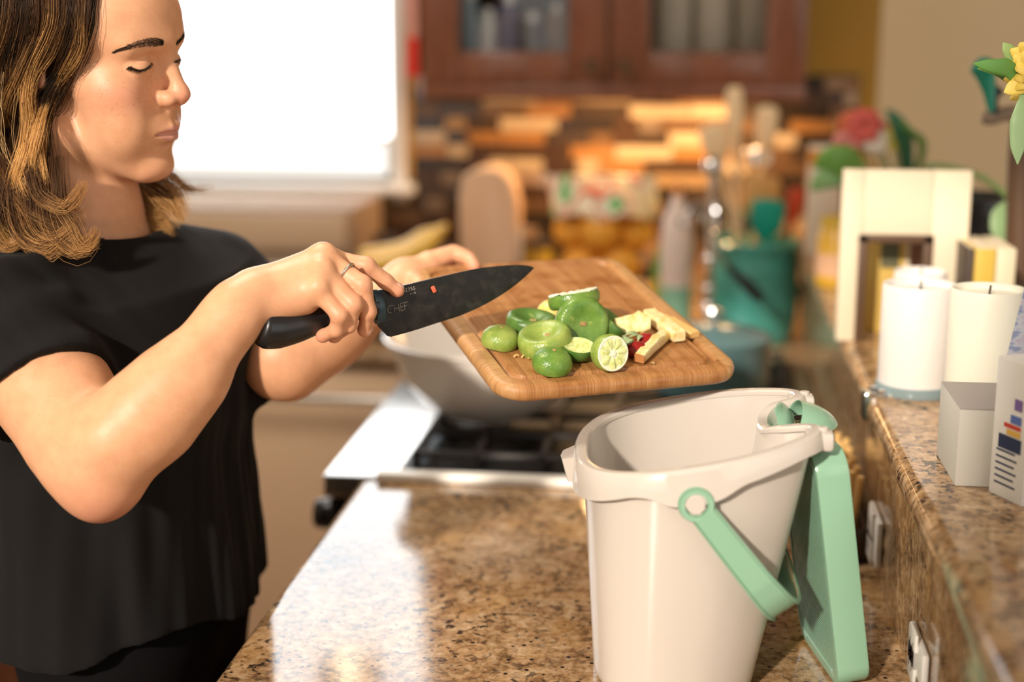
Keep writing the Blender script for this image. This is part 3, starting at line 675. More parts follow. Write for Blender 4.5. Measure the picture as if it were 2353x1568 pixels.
tt = cap('small lime cup lying cut side up beside the halved lime', 1328, 807, .0095, dirb(.0, -.12, 1), m_l3, [(r_, -z_) for r_, z_ in CUP][:], 1.0, 10, False)
for ch in tt.children:
    co = np.empty(len(ch.data.vertices)*3); ch.data.vertices.foreach_get('co', co); V = co.reshape(-1, 3); n_l = np.array(dirb(.0, -.12, 1)); V = V-2*np.outer(V@n_l, n_l); ch.data.vertices.foreach_set('co', V.ravel()); ch.data.flip_normals()
# halved lime, cut face towards the viewer
s_, t_ = onb(1404, 812, .017); c = bb(s_, t_, .017); n8 = dirb(.16, -1, .30); R = frame(n8)
hl = thing('lime_half', 'halved lime showing pale juicy segments towards the front', 'lime', c, group='lime remains on the cutting board')
HP = [(.0172, .004), (.0180, .002), (.0182, -.003), (.0172, -.009), (.0145, -.0145), (.0100, -.0185), (.0050, -.0205), (.0004, -.021)]
obj('rind', place(lathe([(r_, z_) for r_, z_ in HP], 36, False, True), c, R, .012, 4), m_l2, hl, sharp=80)
obj('pith_ring', place(lathe([(.0150, .0046), (.0164, .0048), (.0173, .0041)], 36, False, False), c, R, .012, 4), m_pith, hl)
for i in range(9):
    a0 = i*2*math.pi/9+.022; a1 = (i+1)*2*math.pi/9-.022; P = []
    for rr, zz_ in ((.0022, .0042), (.0060, .0051), (.0110, .0052), (.0152, .0044)):
        for a in np.linspace(a0, a1, 6): P.append((rr*math.cos(a), rr*math.sin(a), zz_+.0004*math.sin(7*a)))
    F = [(r_*6+j, r_*6+j+1, (r_+1)*6+j+1, (r_+1)*6+j)[::-1] for r_ in range(3) for j in range(5)]
    obj('segment', place((np.array(P), F), c, R, .0, 0), m_flesh, hl, sharp=80)
obj('core', place(xf(lathe([(.0152, -.001), (.0156, .0044), (.0030, .0048), (.0026, .0056), (.0004, .006)], 24), (0, 0, 0)), c, R), m_pith, hl)
# dark lime half tucked behind, lemon piece
squeezed('shadowed lime half tucked behind the upright one', 1400, 745, .0145, dirb(.6, -.2, .8), m_l3, .8, 11)
s_, t_ = onb(1268, 716, .010); c = bb(s_, t_, .010)
lm = thing('lemon_piece', 'yellow lemon rind piece peeking out behind the limes', 'lemon', c)
R = frame(dirb(-.3, -.35, 1)); obj('rind', place(lathe([(.0150, -.006), (.0160, -.002), (.0150, .003), (.0115, .0075), (.006, .0098), (.0004, .0105)], 28, False, True), c, R, .04, 3), mat('lemon_rind', (.72, .58, .14), .35), lm, sharp=80)
obj('pith', place(lathe([(.0003, -.005), (.013, -.0062), (.0155, -.006)], 28, True, False), c, R, .04, 3), m_pith, lm)
# pineapple trimmings
m_pine = mat('pineapple_flesh', (.80, .66, .30), .35, sss=.2); nt = m_pine.node_tree
setc(m_pine, ramp(nt, noise(nt, coords(nt, (1, 1, 1)), 120, 4, .6), [(.35, (.72, .54, .18)), (.6, (.86, .76, .45))]))
m_pcore = mat('pineapple_core', (.70, .45, .16), .5); m_rindp = mat('pineapple_brown_end', (.42, .17, .05), .6)
def chunk(label, a, b, w, h, lift=0.0, end=False, m=None, taper=1.0, seed=0):
    """a strip of fruit between two photograph points, lying on the board"""
    A = np.array(onb(*a, lift)); B_ = np.array(onb(*b, lift)); d = B_-A; L = np.linalg.norm(d); d /= L; pd = np.array([-d[1], d[0]]); r = np.random.default_rng(seed)
    tt = thing('pineapple_strip', label, 'pineapple', bb(*(A+B_)/2, lift)); loops = []
    for i, f in enumerate(np.linspace(0, 1, 9)):
        cw = w/2*(1+(taper-1)*f)*(1+.10*r.normal()*.5); hh = h*(1+.12*r.normal()*.5); o = A+d*L*f
        if i in (0, 8): cw *= .93; hh *= .95
        ring_ = [(o+pd*cw*x, lift+.0006+hh*y) for x, y in ((-1, .08), (-.9, 0), (.9, 0), (1, .08), (.97, .85), (.84, 1), (-.84, .97), (-1, .82))]
        loops.append(np.array([bb(*q, z_) for q, z_ in ring_]))
    obj('flesh', loft(loops), m or m_pine, tt, sharp=40)
    if end: obj('brown_end', loft([loops[0]-e1*d[0]*.0008-e2*d[1]*.0008, loops[0]+(e1*d[0]+e2*d[1])*.0015]), m_rindp, tt)
    return tt
chunk('long pale pineapple strip running across the other trimmings', (1490, 733), (1560, 786), .015, .011, 0.003, seed=1)
chunk('flat pineapple slice at the back, nearest the groove', (1520, 738), (1596, 778), .013, .007, 0.0, m=m_pcore, seed=2)
chunk('pineapple stick with a brown end lying at the front', (1468, 834), (1540, 768), .0105, .0105, .002, True, seed=3)
A = np.array(onb(1455, 752, .01)); c = bb(*A, .011)
pc = thing('pineapple_chunk', 'ragged pale pineapple chunk with a pointed top corner', 'pineapple', c)
pr = [(-.020, -.006), (-.010, -.010), (.004, -.011), (.016, -.007), (.018, .004), (.008, .014), (.002, .011), (-.008, .009), (-.019, .008)]
R = frame(dirb(-.15, -.75, .75), e1)
V, F = prism(np.array(pr), -.008, .008, .0012); V = V+RNG.normal(size=V.shape)*.0005
obj('flesh', place((V, F), c, R), m_pine, pc, sharp=35)
# strawberry tops
m_red = mat('strawberry_red', (.26, .010, .008), .22, spec=.6); m_leaf = mat('strawberry_leaf', (.27, .36, .17), .5)
for lab, px, py, lf, sd in (('strawberry top with pale green leaf crown behind the halved lime', 1462, 803, .007, 1), ('red strawberry piece under the pineapple stick', 1486, 784, .007, 2)):
    A = np.array(onb(px, py, lf)); c = bb(*A, lf); r = np.random.default_rng(sd)
    stt = thing('strawberry_top', lab, 'strawberry', c)
    V, F = sphere((0, 0, 0), .0115, 20, 12, (1.15, .9, .68)); V = V*(1+.05*np.sin(V@np.array([300, 210, 260]))[:, None])
    obj('flesh', (V@frame(e3, e1).T+c, F), m_red, stt)
    for i in range(11 if sd == 1 else 4):
        a = i*.9+sd; d = e1*math.cos(a)*.9+e2*(math.sin(a)*.9+(.5 if sd == 1 else 0))-e1*.5; P = [c-e1*.008+e3*.006+d*.001, c-e1*.008+e3*(.0085+.002*r.random())+d*.006, c-e1*.009+e3*(.0055+.004*r.random())+d*.0125]
        obj('leaf', tube(spline(P, 4), [.0008, .0018, .0027, .0030, .0028, .0022, .0016, .0009, .0003], 8, flat=.22, up=e3), m_leaf, stt)
for i, (px, py) in enumerate(((1186, 821), (1203, 822), (1216, 825), (1262, 857), (1500, 838))):
    A = np.array(onb(px, py, 0)); c = bb(*A, .0)
    a = .5*i; P = spline([c-e1*.003*math.cos(a)-e2*.002, c+e3*.0014, c+e1*.0035*math.cos(a)+e2*.0012*math.sin(3*a)], 4)
    obj('pulp_scrap', tube(P+e3*.0009, [.0004]+[.0011]*(len(P)-2)+[.0003], 7), m_pcore if i < 3 else m_scar,
        label=('stringy pale pulp scrap left of the front lime, leftmost bit', 'stringy pale pulp scrap left of the front lime, middle bit', 'stringy pale pulp scrap left of the front lime, bit nearest it', 'tiny brown crumb in front of the front lime end', 'tiny brown crumb in front of the pineapple stick')[i], cat='food scrap')
# ------------------------------------------------------------------ things on the range and the back counter
ZG = ZC+.0305
m_enam = mat('white_enamel', (.80, .76, .71), .22, coat=.3)
bw = thing('mixing_bowl', 'wide off white bowl on the front burners of the range', 'bowl', (-.290, 2.05, ZG))
obj('bowl', lathe([(.001, .0), (.062, .0), (.070, .003), (.102, .022), (.130, .058), (.146, .104), (.148, .112), (.156, .113), (.157, .118), (.150, .119), (.143, .114), (.126, .062), (.097, .028), (.060, .010), (.001, .008)], 48, c=(-.290, 2.05, ZG)), m_enam, bw, sharp=60)
obj('foot_ring', lathe([(.058, 0), (.066, 0), (.066, .006), (.058, .006)], 40, c=(-.290, 2.05, ZG)), m_enam, bw)
m_tealpot = mat('grey_teal_enamel', (.10, .19, .20), .25, coat=.3)
pt = thing('saucepan', 'grey teal lidded saucepan on the back burner beneath the crock', 'saucepan', (.045, 2.20, ZG))
obj('pan', lathe([(.001, 0), (.080, 0), (.086, .004), (.088, .012), (.088, .088), (.090, .091), (.084, .091), (.082, .012), (.001, .010)], 44, c=(.045, 2.20, ZG)), m_tealpot, pt, sharp=50)
ld_ = obj('lid', lathe([(.089, .091), (.090, .094), (.075, .102), (.045, .110), (.012, .114), (.001, .114)], 44, c=(.045, 2.20, ZG)), m_tealpot, pt, sharp=60)
obj('lid_knob', lathe([(.006, .113), (.005, .120), (.013, .126), (.015, .132), (.010, .138), (.001, .139)], 20, c=(.045, 2.20, ZG)), m_chrome, ld_)
obj('pan_handle', join(tube(spline([(.045-.086, 2.20, ZG+.07), (.045-.105, 2.19, ZG+.076), (.045-.125, 2.18, ZG+.076)], 5), .007, 10)), m_tealpot, pt)
# teal crock of utensils
m_teal = mat('teal_stoneware', (.08, .42, .37), .28, coat=.4)
CRX, CRY = .128, 2.76
ck = thing('utensil_crock', 'tall teal stoneware crock full of cooking utensils', 'crock', (CRX, CRY, ZC))
obj('crock', lathe([(.001, 0), (.070, 0), (.078, .005), (.086, .05), (.088, .11), (.084, .155), (.080, .170), (.082, .180), (.087, .188), (.087, .196), (.081, .198), (.077, .190), (.075, .165), (.079, .05), (.070, .012), (.001, .010)], 44, c=(CRX, CRY, ZC)), m_teal, ck, sharp=60)
obj('band', lathe([(.0872, .10), (.0885, .103), (.0885, .109), (.0872, .112)], 44, False, False, c=(CRX, CRY, ZC)), m_teal, ck)
m_pale = mat('pale_wood', (.88, .66, .40), .5); m_ora = mat('honey_wood', (.68, .38, .13), .5)
def utensil(name, label, p0, p1, r, m, head=None, hm=None, flat=.35):
    """handle from p0 (in the crock) to p1, with a paddle or spoon head at p1"""
    p0, p1 = np.asarray(p0, float), np.asarray(p1, float); t = thing(name, label, name.split('_')[-1], p0)
    obj('handle', tube(spline([p0, (p0+p1)/2+np.array([0, .004, 0]), p1], 5), r, 10), m, t)
    if head:
        d = (p1-p0)/np.linalg.norm(p1-p0); L, w = head; P = np.array([p1-d*.006, p1+d*L*.12, p1+d*L*.35, p1+d*L*.65, p1+d*L*.9, p1+d*L])
        obj('head', tube(spline(P, 4), np.interp(np.linspace(0, 1, 21), [0, .15, .4, .7, .92, 1], [r, w*.55, w*.95, w, w*.8, w*.25]), 14, flat=flat, up=(0, 1, 0)), hm or m, t, sharp=80)
    return t
cz = ZC+.012
utensil('wooden_spoon', 'pale wooden spoon with a broad head rising leftwards from the crock', (CRX+.01, CRY+.02, cz), at(1655, 372, 2.78), .0065, m_pale, (.075, .030))
utensil('wooden_paddle', 'pale wooden paddle rising tallest from the crock', (CRX-.02, CRY+.01, cz), at(1690, 320, 2.77), .008, m_pale, (.10, .017))
utensil('wooden_spoon', 'pale wooden spoon standing rightmost in the crock', (CRX-.01, CRY+.03, cz), at(1755, 345, 2.80), .006, m_pale, (.085, .022))
utensil('wooden_spatula', 'honey coloured wooden spatula in the middle of the crock', (CRX, CRY-.01, cz), at(1745, 505, 2.75), .007, m_ora, (.085, .038), flat=.2)
utensil('silicone_spatula', 'teal silicone spatula with a rounded blade at the front of the crock', (CRX, CRY-.045, cz), at(1757, 548, 2.71), .007, m_teal, (.075, .034), mat('teal_silicone', (.0, .34, .26), .45), flat=.25)
utensil('silicone_spatula', 'red silicone spatula leaning right out of the crock', (CRX+.03, CRY, cz), at(1815, 520, 2.77), .006, m_black, (.075, .016), mat('red_silicone', (.55, .06, .015), .45), flat=.3)
utensil('steel_ladle', 'steel ladle with rounded bowl standing behind the wooden spoons', (CRX+.02, CRY+.035, cz), at(1742, 400, 2.81), .004, m_chrome, (.05, .028), flat=.6)
# chrome stand with a ball finial and a black ladle hung on it
SX, SY = at(1628, 700, 2.64)[0], 2.64
st = thing('utensil_stand', 'chrome stand with ball finial and scrolled hooks beside the crock', 'stand', (SX, SY, ZC))
obj('foot', lathe([(.001, 0), (.055, 0), (.055, .004), (.020, .012), (.006, .016), (.001, .016)], 32, c=(SX, SY, ZC)), m_chrome, st)
obj('pole', tube([(SX, SY, ZC+.01), (SX, SY, 1.262)], .0065, 12), m_chrome, st)
obj('finial', sphere((SX, SY, 1.272), .020, 20, 12), m_chrome, st)
for k, a in enumerate((0.4, 1.9, 3.4, 4.9)):
    dx, dy = math.cos(a), math.sin(a)
    obj('hook', tube(spline([(SX, SY, 1.20), (SX+dx*.030, SY+dy*.030, 1.205), (SX+dx*.045, SY+dy*.045, 1.185), (SX+dx*.048, SY+dy*.048, 1.165), (SX+dx*.058, SY+dy*.058, 1.165), (SX+dx*.062, SY+dy*.062, 1.178)], 4), .0032, 8), m_chrome, st)
for i, (zz_, rr) in enumerate(((.975, .013), (1.01, .016), (1.045, .013), (1.10, .015))): obj('bead', sphere((SX, SY, zz_), rr, 16, 10, (1, 1, .85)), m_chrome, st)
a4 = at(1640, 545, 2.555); b4 = at(1672, 610, 2.55); c4 = at(1752, 692, 2.55)
hk = thing('serving_ladle', 'black handled serving tool hanging from the chrome stand across the crock', 'ladle', c4)
obj('shank', tube(spline([(SX+.03, SY-.03, 1.168), a4, b4], 5), .004, 8), m_chrome, hk)
obj('grip', tube(spline([b4, (b4+c4)/2, c4], 6), np.interp(np.linspace(0, 1, 13), [0, .5, .9, 1], [.006, .011, .011, .004]), 12), m_black, hk)
# dish soap bottle, bag of oranges
q = at(1553, 640, 2.70); bx_, by_ = q[0], 2.70
so = thing('soap_bottle', 'pale pink and white bottle with a green band beside the orange bag', 'bottle', (bx_, by_, ZC))
obj('bottle', lathe([(.001, 0), (.026, 0), (.030, .004), (.030, .13), (.031, .20), (.026, .245), (.014, .268), (.012, .285), (.001, .285)], 28, c=(bx_, by_, ZC)), mat('pale_pink_plastic', (.86, .72, .66), .3), so)
obj('label', lathe([(.0304, .03), (.0304, .115)], 28, False, False, c=(bx_, by_, ZC)), mat('soft_green_label', (.25, .50, .36), .4), so)
obj('nozzle', lathe([(.008, .283), (.008, .30), (.005, .312), (.001, .312)], 16, c=(bx_, by_, ZC)), mat('orange_cap', (.75, .30, .10), .4), so)
bgx, bgy = at(1385, 520, 2.90)[0], 2.92
bg = thing('orange_bag', 'clear bag of oranges with a red and cream printed top', 'bag', (bgx, bgy, ZC))
m_or = mat('orange_peel', (.88, .42, .05), .45)
for (dx, dy, dz, r) in ((-.07, -.02, .042, .042), (.0, -.035, .042, .042), (.072, -.02, .041, .041), (-.04, .03, .042, .042), (.04, .03, .042, .042), (-.045, -.01, .115, .042), (.035, -.02, .117, .043), (.0, .02, .118, .040), (-.005, -.03, .190, .044), (.065, .0, .185, .038), (-.068, .0, .186, .037)):
    obj('orange', sphere((bgx+dx, bgy+dy, ZC+dz), r, 20, 12, (1, 1, .96)), m_or, bg)
m_film = mat('bag_print', (.8, .7, .5), .3, coat=.5); nt = m_film.node_tree
v = coords(nt, (9, 9, 6)); setc(m_film, ramp(nt, noise(nt, v, 2.2, 1, .3), [(.38, (.80, .66, .42)), (.47, (.80, .70, .50)), (.52, (.72, .10, .06)), (.57, (.85, .78, .60)), (.66, (.10, .45, .10))], 'CONSTANT'))
loops = []
for z_, rx, ry in ((.222, .112, .070), (.236, .112, .066), (.254, .108, .052), (.274, .110, .035), (.290, .114, .012), (.298, .112, .004)):
    P = circ(rx, 0, 36, ry=ry); a = np.arctan2(P[:, 1], P[:, 0]); P *= (1+.05*np.sin(7*a+z_*60))[:, None]; P[:, 2] = z_+.006*np.sin(5*a); loops.append(P+np.array([bgx, bgy, ZC]))
obj('printed_top', loft(loops, False, True), m_film, bg, sharp=80)
gx = bgx+.112
obj('green_tag', xf(box((-.022, -.004, 0), (.022, .004, .13), .003), (gx+.01, bgy-.075, ZC+.10), (.06, .25, 0)), mat('green_bag_tag', (.09, .42, .10), .4), bg)
obj('yellow_tag', xf(box((-.018, -.004, 0), (.018, .004, .10), .003), (gx-.012, bgy-.078, ZC+.010), (.02, .30, 0)), mat('yellow_green_tag', (.52, .50, .06), .4), bg)
# tan rounded block
q = at(1128, 470, 2.92); kbx = q[0]
kb = thing('knife_block', 'tan wooden block with a rounded top leaning on the back counter', 'knife block', (kbx, 2.92, ZC))
pr = np.array([(-.040, 0), (.036, 0), (.052, .09), (.060, .19), (.059, .245), (.050, .285), (.034, .307), (.010, .316), (-.025, .313), (-.050, .300), (-.060, .26), (-.058, .17), (-.050, .08)])
V, F = prism(pr, -.05, .05, .004); V = np.c_[V[:, 0], V[:, 2], V[:, 1]]; obj('block', (V+np.array([kbx, 2.92, ZC]), [f[::-1] for f in F]), wood('tan_block_wood', (.70, .43, .26), (.82, .56, .38), 2, 40, .5), kb, sharp=35)
V, F = box((-.004, -.035, .10), (.002, .030, .19), .001); obj('paper_label', (V+np.array([kbx+.060, 2.92, ZC]), F), mat('blue_white_paper', (.55, .62, .75), .6), kb)
# counter-top oven at the left
tx0, tx1 = at(440, 500, 2.86)[0]-.10, at(805, 500, 2.82)[0]
to = thing('toaster_oven', 'tan steel toaster oven under the window sill', 'toaster oven', ((tx0+tx1)/2, 2.95, ZC))
m_toast = mat('tan_brushed_metal', (.36, .25, .17), .75, metal=.0)
obj('body', box((tx0, 2.83, ZC+.018), (tx1, 3.13, ZC+.232), .010), m_toast, to)
obj('door', box((tx0+.012, 2.818, ZC+.035), (tx1-.012, 2.832, ZC+.105), .004), m_black, to)
obj('door_handle', tube([(tx0+.03, 2.805, ZC+.118), (tx1-.03, 2.805, ZC+.118)], .006, 10), m_steel, to)
obj('control_strip', box((tx0+.012, 2.820, ZC+.150), (tx1-.012, 2.832, ZC+.222), .004), mat('warm_tan_panel', (.60, .43, .29), .45), to)
for x in (tx0+.03, tx1-.03):
    for y in (2.85, 3.10): obj('foot', lathe([(.012, 0), (.012, .019)], 12, c=(x, y, ZC)), m_black, to)
# fruit bowl with bananas
fx, fy = at(915, 640, 2.66)[0], 2.70
fb = obj('fruit_bowl', lathe([(.001, 0), (.055, 0), (.058, .01), (.09, .07), (.115, .133), (.118, .140), (.112, .140), (.085, .076), (.05, .016), (.001, .014)], 40, c=(fx, fy, ZC)), mat('dark_brown_bowl', (.06, .035, .02), .4), label='dark brown fruit bowl holding bananas on the back counter', cat='bowl', sharp=60)
m_ban = mat('banana_skin', (.85, .52, .08), .45)
for i, (dy, dz, lab) in enumerate(((-.035, .0, 'front banana of the bunch in the dark bowl'), (.0, .012, 'middle banana of the bunch in the dark bowl'), (.035, .004, 'rear banana of the bunch in the dark bowl'))):
    P = spline([(fx-.085, fy+dy, ZC+.152+dz), (fx-.04, fy+dy*1.2, ZC+.148+dz), (fx+.01, fy+dy*1.2, ZC+.160+dz), (fx+.055, fy+dy, ZC+.188+dz), (fx+.085, fy+dy*.4, ZC+.220)], 6)
    b_ = thing('banana', lab, 'banana', P[0], group='bananas in the dark bowl')
    obj('skin', tube(P, np.interp(np.linspace(0, 1, len(P)), [0, .06, .25, .7, .88, 1], [.005, .014, .0215, .021, .010, .006]), 10), m_ban, b_)
    obj('tip', sphere(P[0], .0052, 10, 6), mat('banana_tip', (.10, .06, .02), .7), b_)
# jars between oven and block
for i, (px, w, h, m, lab) in enumerate(((882, .030, .15, mat('amber_glass_jar', (.42, .20, .02), .2), 'amber jar beside the toaster oven'), (985, .060, .125, mat('lilac_grey_tin', (.20, .17, .22), .4), 'lilac grey tin between the bananas and the tan block'), (1235, .030, .145, mat('mustard_glass_jar', (.46, .34, .04), .25), 'mustard yellow jar between the tan block and the orange bag'))):
    x = at(px, 560, 3.02)[0]; j = thing('jar', lab, 'jar', (x, 3.04, ZC))
    obj('jar_body', lathe([(.001, 0), (w*.95, 0), (w, .005), (w, h*.8), (w*.85, h*.88), (w*.85, h*.92)], 28, c=(x, 3.04, ZC)), m, j)
    obj('lid', lathe([(w*.88, h*.90), (w*.88, h), (w*.8, h+.003), (.001, h+.003)], 28, c=(x, 3.04, ZC)), m_dark, j)
# red and pink cloth hung on the side of the wall cabinet
rc = thing('hanging_oven_mitt', 'red and pink oven mitt hanging on the side of the wall cabinet', 'oven mitt', (CX0-.016, 2.90, 1.43))
x1_ = CX0-.003
def sheet(y0, y1, z0_, z1_, m, nm):
    loops = []
    for z_ in np.linspace(z0_, z1_, 8):
        ys = np.linspace(y0, y1, 12); off = .004*np.sin(ys*60+z_*20)
        f_ = np.c_[x1_-.026+off, ys, np.full(12, z_)]; bk = np.c_[np.full(12, x1_-.001), ys[::-1], np.full(12, z_)]; loops.append(np.vstack([f_, bk]))
    obj(nm, loft(loops), m, rc, sharp=60)
sheet(2.875, 2.99, 1.425, 1.502, mat('red_quilted_cloth', (.70, .035, .02), .8), 'red_cuff')
sheet(2.88, 2.985, 1.502, 1.68, mat('pink_cloth', (.62, .28, .22), .8), 'pink_body')
# crockery behind the glazed doors
m_cr = mat('cream_crockery', (.88, .80, .66), .3); zs = CZ+.0215
for i, (px, r, n_, lab) in enumerate(((1545, .043, 11, 'stack of cream bowls behind the right glazed door, left stack'), (1640, .043, 12, 'stack of cream bowls behind the right glazed door, middle stack'), (1735, .043, 11, 'stack of cream bowls behind the right glazed door, right stack'))):
    x = at(px, 80, 3.03)[0]; t = thing('bowl_stack', lab, 'bowl stack', (x, 3.03, zs), group='crockery in the cabinet')
    for k in range(n_): obj('bowl', lathe([(.001, 0), (r*.6, 0), (r*.9, .014), (r, .022), (r*.97, .023), (r*.85, .014), (r*.5, .004), (.001, .004)], 24, c=(x, 3.03, zs+k*.014)), m_cr, t)
for i, (px, r, h, m, lab) in enumerate(((1078, .019, .17, mat('pale_blue_glass', (.45, .58, .66), .12), 'tall pale blue bottle behind the left glazed door'), (1122, .020, .13, mat('frosted_glass', (.62, .64, .62), .3), 'frosted tumbler beside the pale blue bottle in the cabinet'), (1170, .023, .16, mat('slate_blue_tin', (.13, .15, .24), .35), 'slate blue canister behind the left glazed door'), (1224, .024, .12, mat('dark_tea_tin', (.06, .035, .02), .35), 'dark brown tin behind the left glazed door'), (1282, .025, .14, mat('bronze_tin', (.20, .11, .05), .3), 'bronze canister rightmost behind the left glazed door'))):
    x = at(px, 80, 3.0)[0]; t = thing('canister', lab, 'canister', (x, 3.0, zs))
    obj('canister_body', lathe([(.001, 0), (r*.96, 0), (r, .004), (r, h*.78), (r*.8, h*.9)], 24, c=(x, 3.0, zs)), m, t)
    obj('lid', lathe([(r*.84, h*.88), (r*.84, h), (.001, h+.002)], 24, c=(x, 3.0, zs)), m_steel, t)

# ------------------------------------------------------------------ pendant lamp and an added fill lamp
m_bulb = mat('lit_bulb_glass', (1, .9, .75), .4, emit=(1, .80, .55), estr=14.0)
pd_ = thing('pendant_lamp', 'warm pendant lamp hanging above the sink window', 'lamp', (-.83, 3.02, 1.76))
obj('shade', lathe([(.085, 0), (.080, .03), (.050, .085), (.018, .11), (.014, .11), (.046, .083), (.077, .028), (.082, 0)], 32, False, False, c=(-.83, 3.02, 1.76)), m_steel, pd_)
obj('bulb', sphere((-.83, 3.02, 1.785), .030, 16, 10), m_bulb, pd_)
obj('cord', tube([(-.83, 3.02, 1.86), (-.83, 3.02, 2.599)], .003, 6), m_black, pd_)
cl_t = thing('fill_lamp', 'added round opal fill lamp under the kitchen ceiling', 'lamp', (-.75, 1.75, 2.50))  # unseen fixture, added as soft fill for the whole kitchen
obj('diffuser', lathe([(.001, 0), (.12, .004), (.19, .025), (.21, .06), (.21, .08)], 36, True, False, c=(-.75, 1.75, 2.505)), mat('fill_lamp_glass', (1, .95, .88), .5, emit=(1, .90, .76), estr=7.0), cl_t)
obj('base', lathe([(.215, .075), (.215, .094), (.001, .0945)], 36, c=(-.75, 1.75, 2.505)), m_steel, cl_t)
_l = bpy.data.lights.new('fill_light', 'AREA'); _o = bpy.data.objects.new('fill_light', _l); COL.objects.link(_o); _l.shape = 'DISK'; _l.size = .42; _l.energy = 11; _l.color = (1, .88, .74); _o.location = (0, 0, -.01); _o.parent = cl_t
# ------------------------------------------------------------------ things on the raised ledge (right)
m_creamw = mat('cream_painted_wood', (.76, .66, .48), .6)
# cream wooden panel with a doorway cut into it
y_ = 1.88; X0, X1 = at(1930, 600, y_)[0], at(2222, 600, y_)[0]; zt = at(2080, 392, y_)[2]
dx0, dx1 = at(1978, 600, y_)[0], at(2135, 600, y_)[0]; zd = at(2050, 548, y_)[2]
hp = thing('wooden_house_panel', 'cream wooden panel with a square doorway standing on the ledge', 'ornament', ((X0+X1)/2, y_, ZL))
obj('panel', join(box((X0, y_, ZL), (dx0, y_+.022, zt), .002), box((dx1, y_, ZL), (X1, y_+.022, zt), .002), box((dx0, y_, zd), (dx1, y_+.022, zt), .002)), m_creamw, hp)
m_brn = mat('dark_brown_wood', (.09, .045, .02), .5)
obj('doorway_trim', join(box((dx0-.004, y_-.003, ZL), (dx0+.008, y_+.02, zd+.004), .001), box((dx1-.008, y_-.003, ZL), (dx1+.004, y_+.02, zd+.004), .001), box((dx0-.004, y_-.003, zd-.006), (dx1+.004, y_+.02, zd+.005), .001)), m_brn, hp)
bkx = at(2040, 640, 1.95)[0]
yb = thing('yellow_book', 'yellow covered book seen through the doorway of the cream panel', 'book', (bkx, 1.96, ZL))
obj('cover', box((bkx-.040, 1.94, ZL), (bkx+.020, 1.975, ZL+.155), .002), mat('mustard_cover', (.62, .42, .10), .5), yb)
obj('pages', box((bkx+.0205, 1.943, ZL+.004), (bkx+.026, 1.972, ZL+.150), .0005), m_creamw, yb)
obj('print_block', box((bkx-.012, 1.9385, ZL+.09), (bkx+.012, 1.9405, ZL+.135)), mat('dark_green_print', (.10, .10, .05), .5), yb)
# pillar candles
def candle(name, label, px0, px1, pyb, pyt, m, base=None, lid=False):
    d = _ray((px0+px1)/2, pyb); Y = (ZL-CAM_H)/d[2]*d[1]; r = (at(px1, 800, Y)[0]-at(px0, 800, Y)[0])/2; Y += r*.9; c = at((px0+px1)/2, 800, Y); h = at((px0+px1)/2, pyt, Y)[2]-ZL; c = np.array([c[0], Y, ZL]); r *= Y/(Y-r*.9)
    t = thing(name, label, 'candle', c)
    obj('wax', lathe([(.001, .002), (r*.96, .002), (r, .006), (r, h-.004), (r*.97, h), (r*.86, h-.001), (r*.78, h-.006), (.001, h-.008)], 40, c=c), m, t, sharp=50)
    if base: obj('glass_base', lathe([(.001, 0), (r*1.03, 0), (r*1.05, .003), (r*1.05, .011), (r*1.01, .012), (.001, .0015)], 40, c=c), base, t, sharp=50)
    obj('wick', tube([c+np.array([0, 0, h-.009]), c+np.array([.001, 0, h+.003])], .0012, 6), m_dark, t)
    return t, c, r, h
m_wax = mat('white_wax', (.80, .77, .74), .45, sss=.3); m_wax2 = mat('cream_wax', (.80, .78, .66), .45, sss=.3)
candle('pillar_candle', 'wide white pillar candle on a grey glass base', 2020, 2192, 918, 652, m_wax, mat('grey_teal_glass', (.22, .30, .32), .15))
candle('pillar_candle', 'creamy pillar candle directly behind the grey box', 2176, 2352, 992, 662, m_wax2)
c3 = at(2105, 640, 1.74); candle('pillar_candle', 'small white candle behind the wide white one', 2045, 2165, 826, 622, m_wax)
# grey box, carton, print on a wire easel
g0 = atz(2193, 1118, ZL); g1 = atz(2338, 1125, ZL); gh = at(2200, 938, g0[1])[2]-ZL
gb = thing('grey_box', 'plain pale grey box with a darker lid at the ledge edge', 'box', ((g0[0]+g1[0])/2+.01, g0[1]+.05, ZL))
obj('box_body', box((g0[0], g0[1], ZL), (g1[0]+.030, g0[1]+.10, ZL+gh*.985), .0015), mat('pale_grey_card', (.56, .54, .48), .6), gb)
obj('lid', box((g0[0], g0[1], ZL+gh*.986), (g1[0]+.030, g0[1]+.10, ZL+gh), .0008), mat('grey_lid_card', (.36, .33, .31), .6), gb)
ca = atz(2346, 1166, ZL); chh = at(2335, 842, ca[1])[2]-ZL
ct = thing('medicine_carton', 'white printed carton cut off by the right edge of view', 'carton', ca+np.array([.03, .02, 0]))
m_card = mat('white_card', (.82, .80, .76), .5)
rz_ = .45
def cwp(V): V = np.asarray(V, float); c_, s_ = math.cos(rz_), math.sin(rz_); return np.c_[V[:, 0]*c_-V[:, 1]*s_, V[:, 0]*s_+V[:, 1]*c_, V[:, 2]]+ca
V, F = box((0, 0, 0), (.055, .045, chh), .001); V = V - np.array([0, 0, 0])
def cface(V): return cwp(V)
obj('carton_body', (cwp(V), F), m_card, ct)
def ctx(s, y0, y1, z, size, m, nm):   # print on the carton's left face (x = 0 side)
    V, F = text_mesh(s, 1.0); w = V[:, 0].max()-V[:, 0].min(); u = (V[:, 0]-V[:, 0].min())/w*(y0-y1); P = np.c_[np.full(len(V), -.0004), y0-u, z+V[:, 1]*size]
    obj(nm, (cwp(P), F), m, ct, smooth=False)
m_ink = mat('navy_ink', (.02, .03, .09), .5)
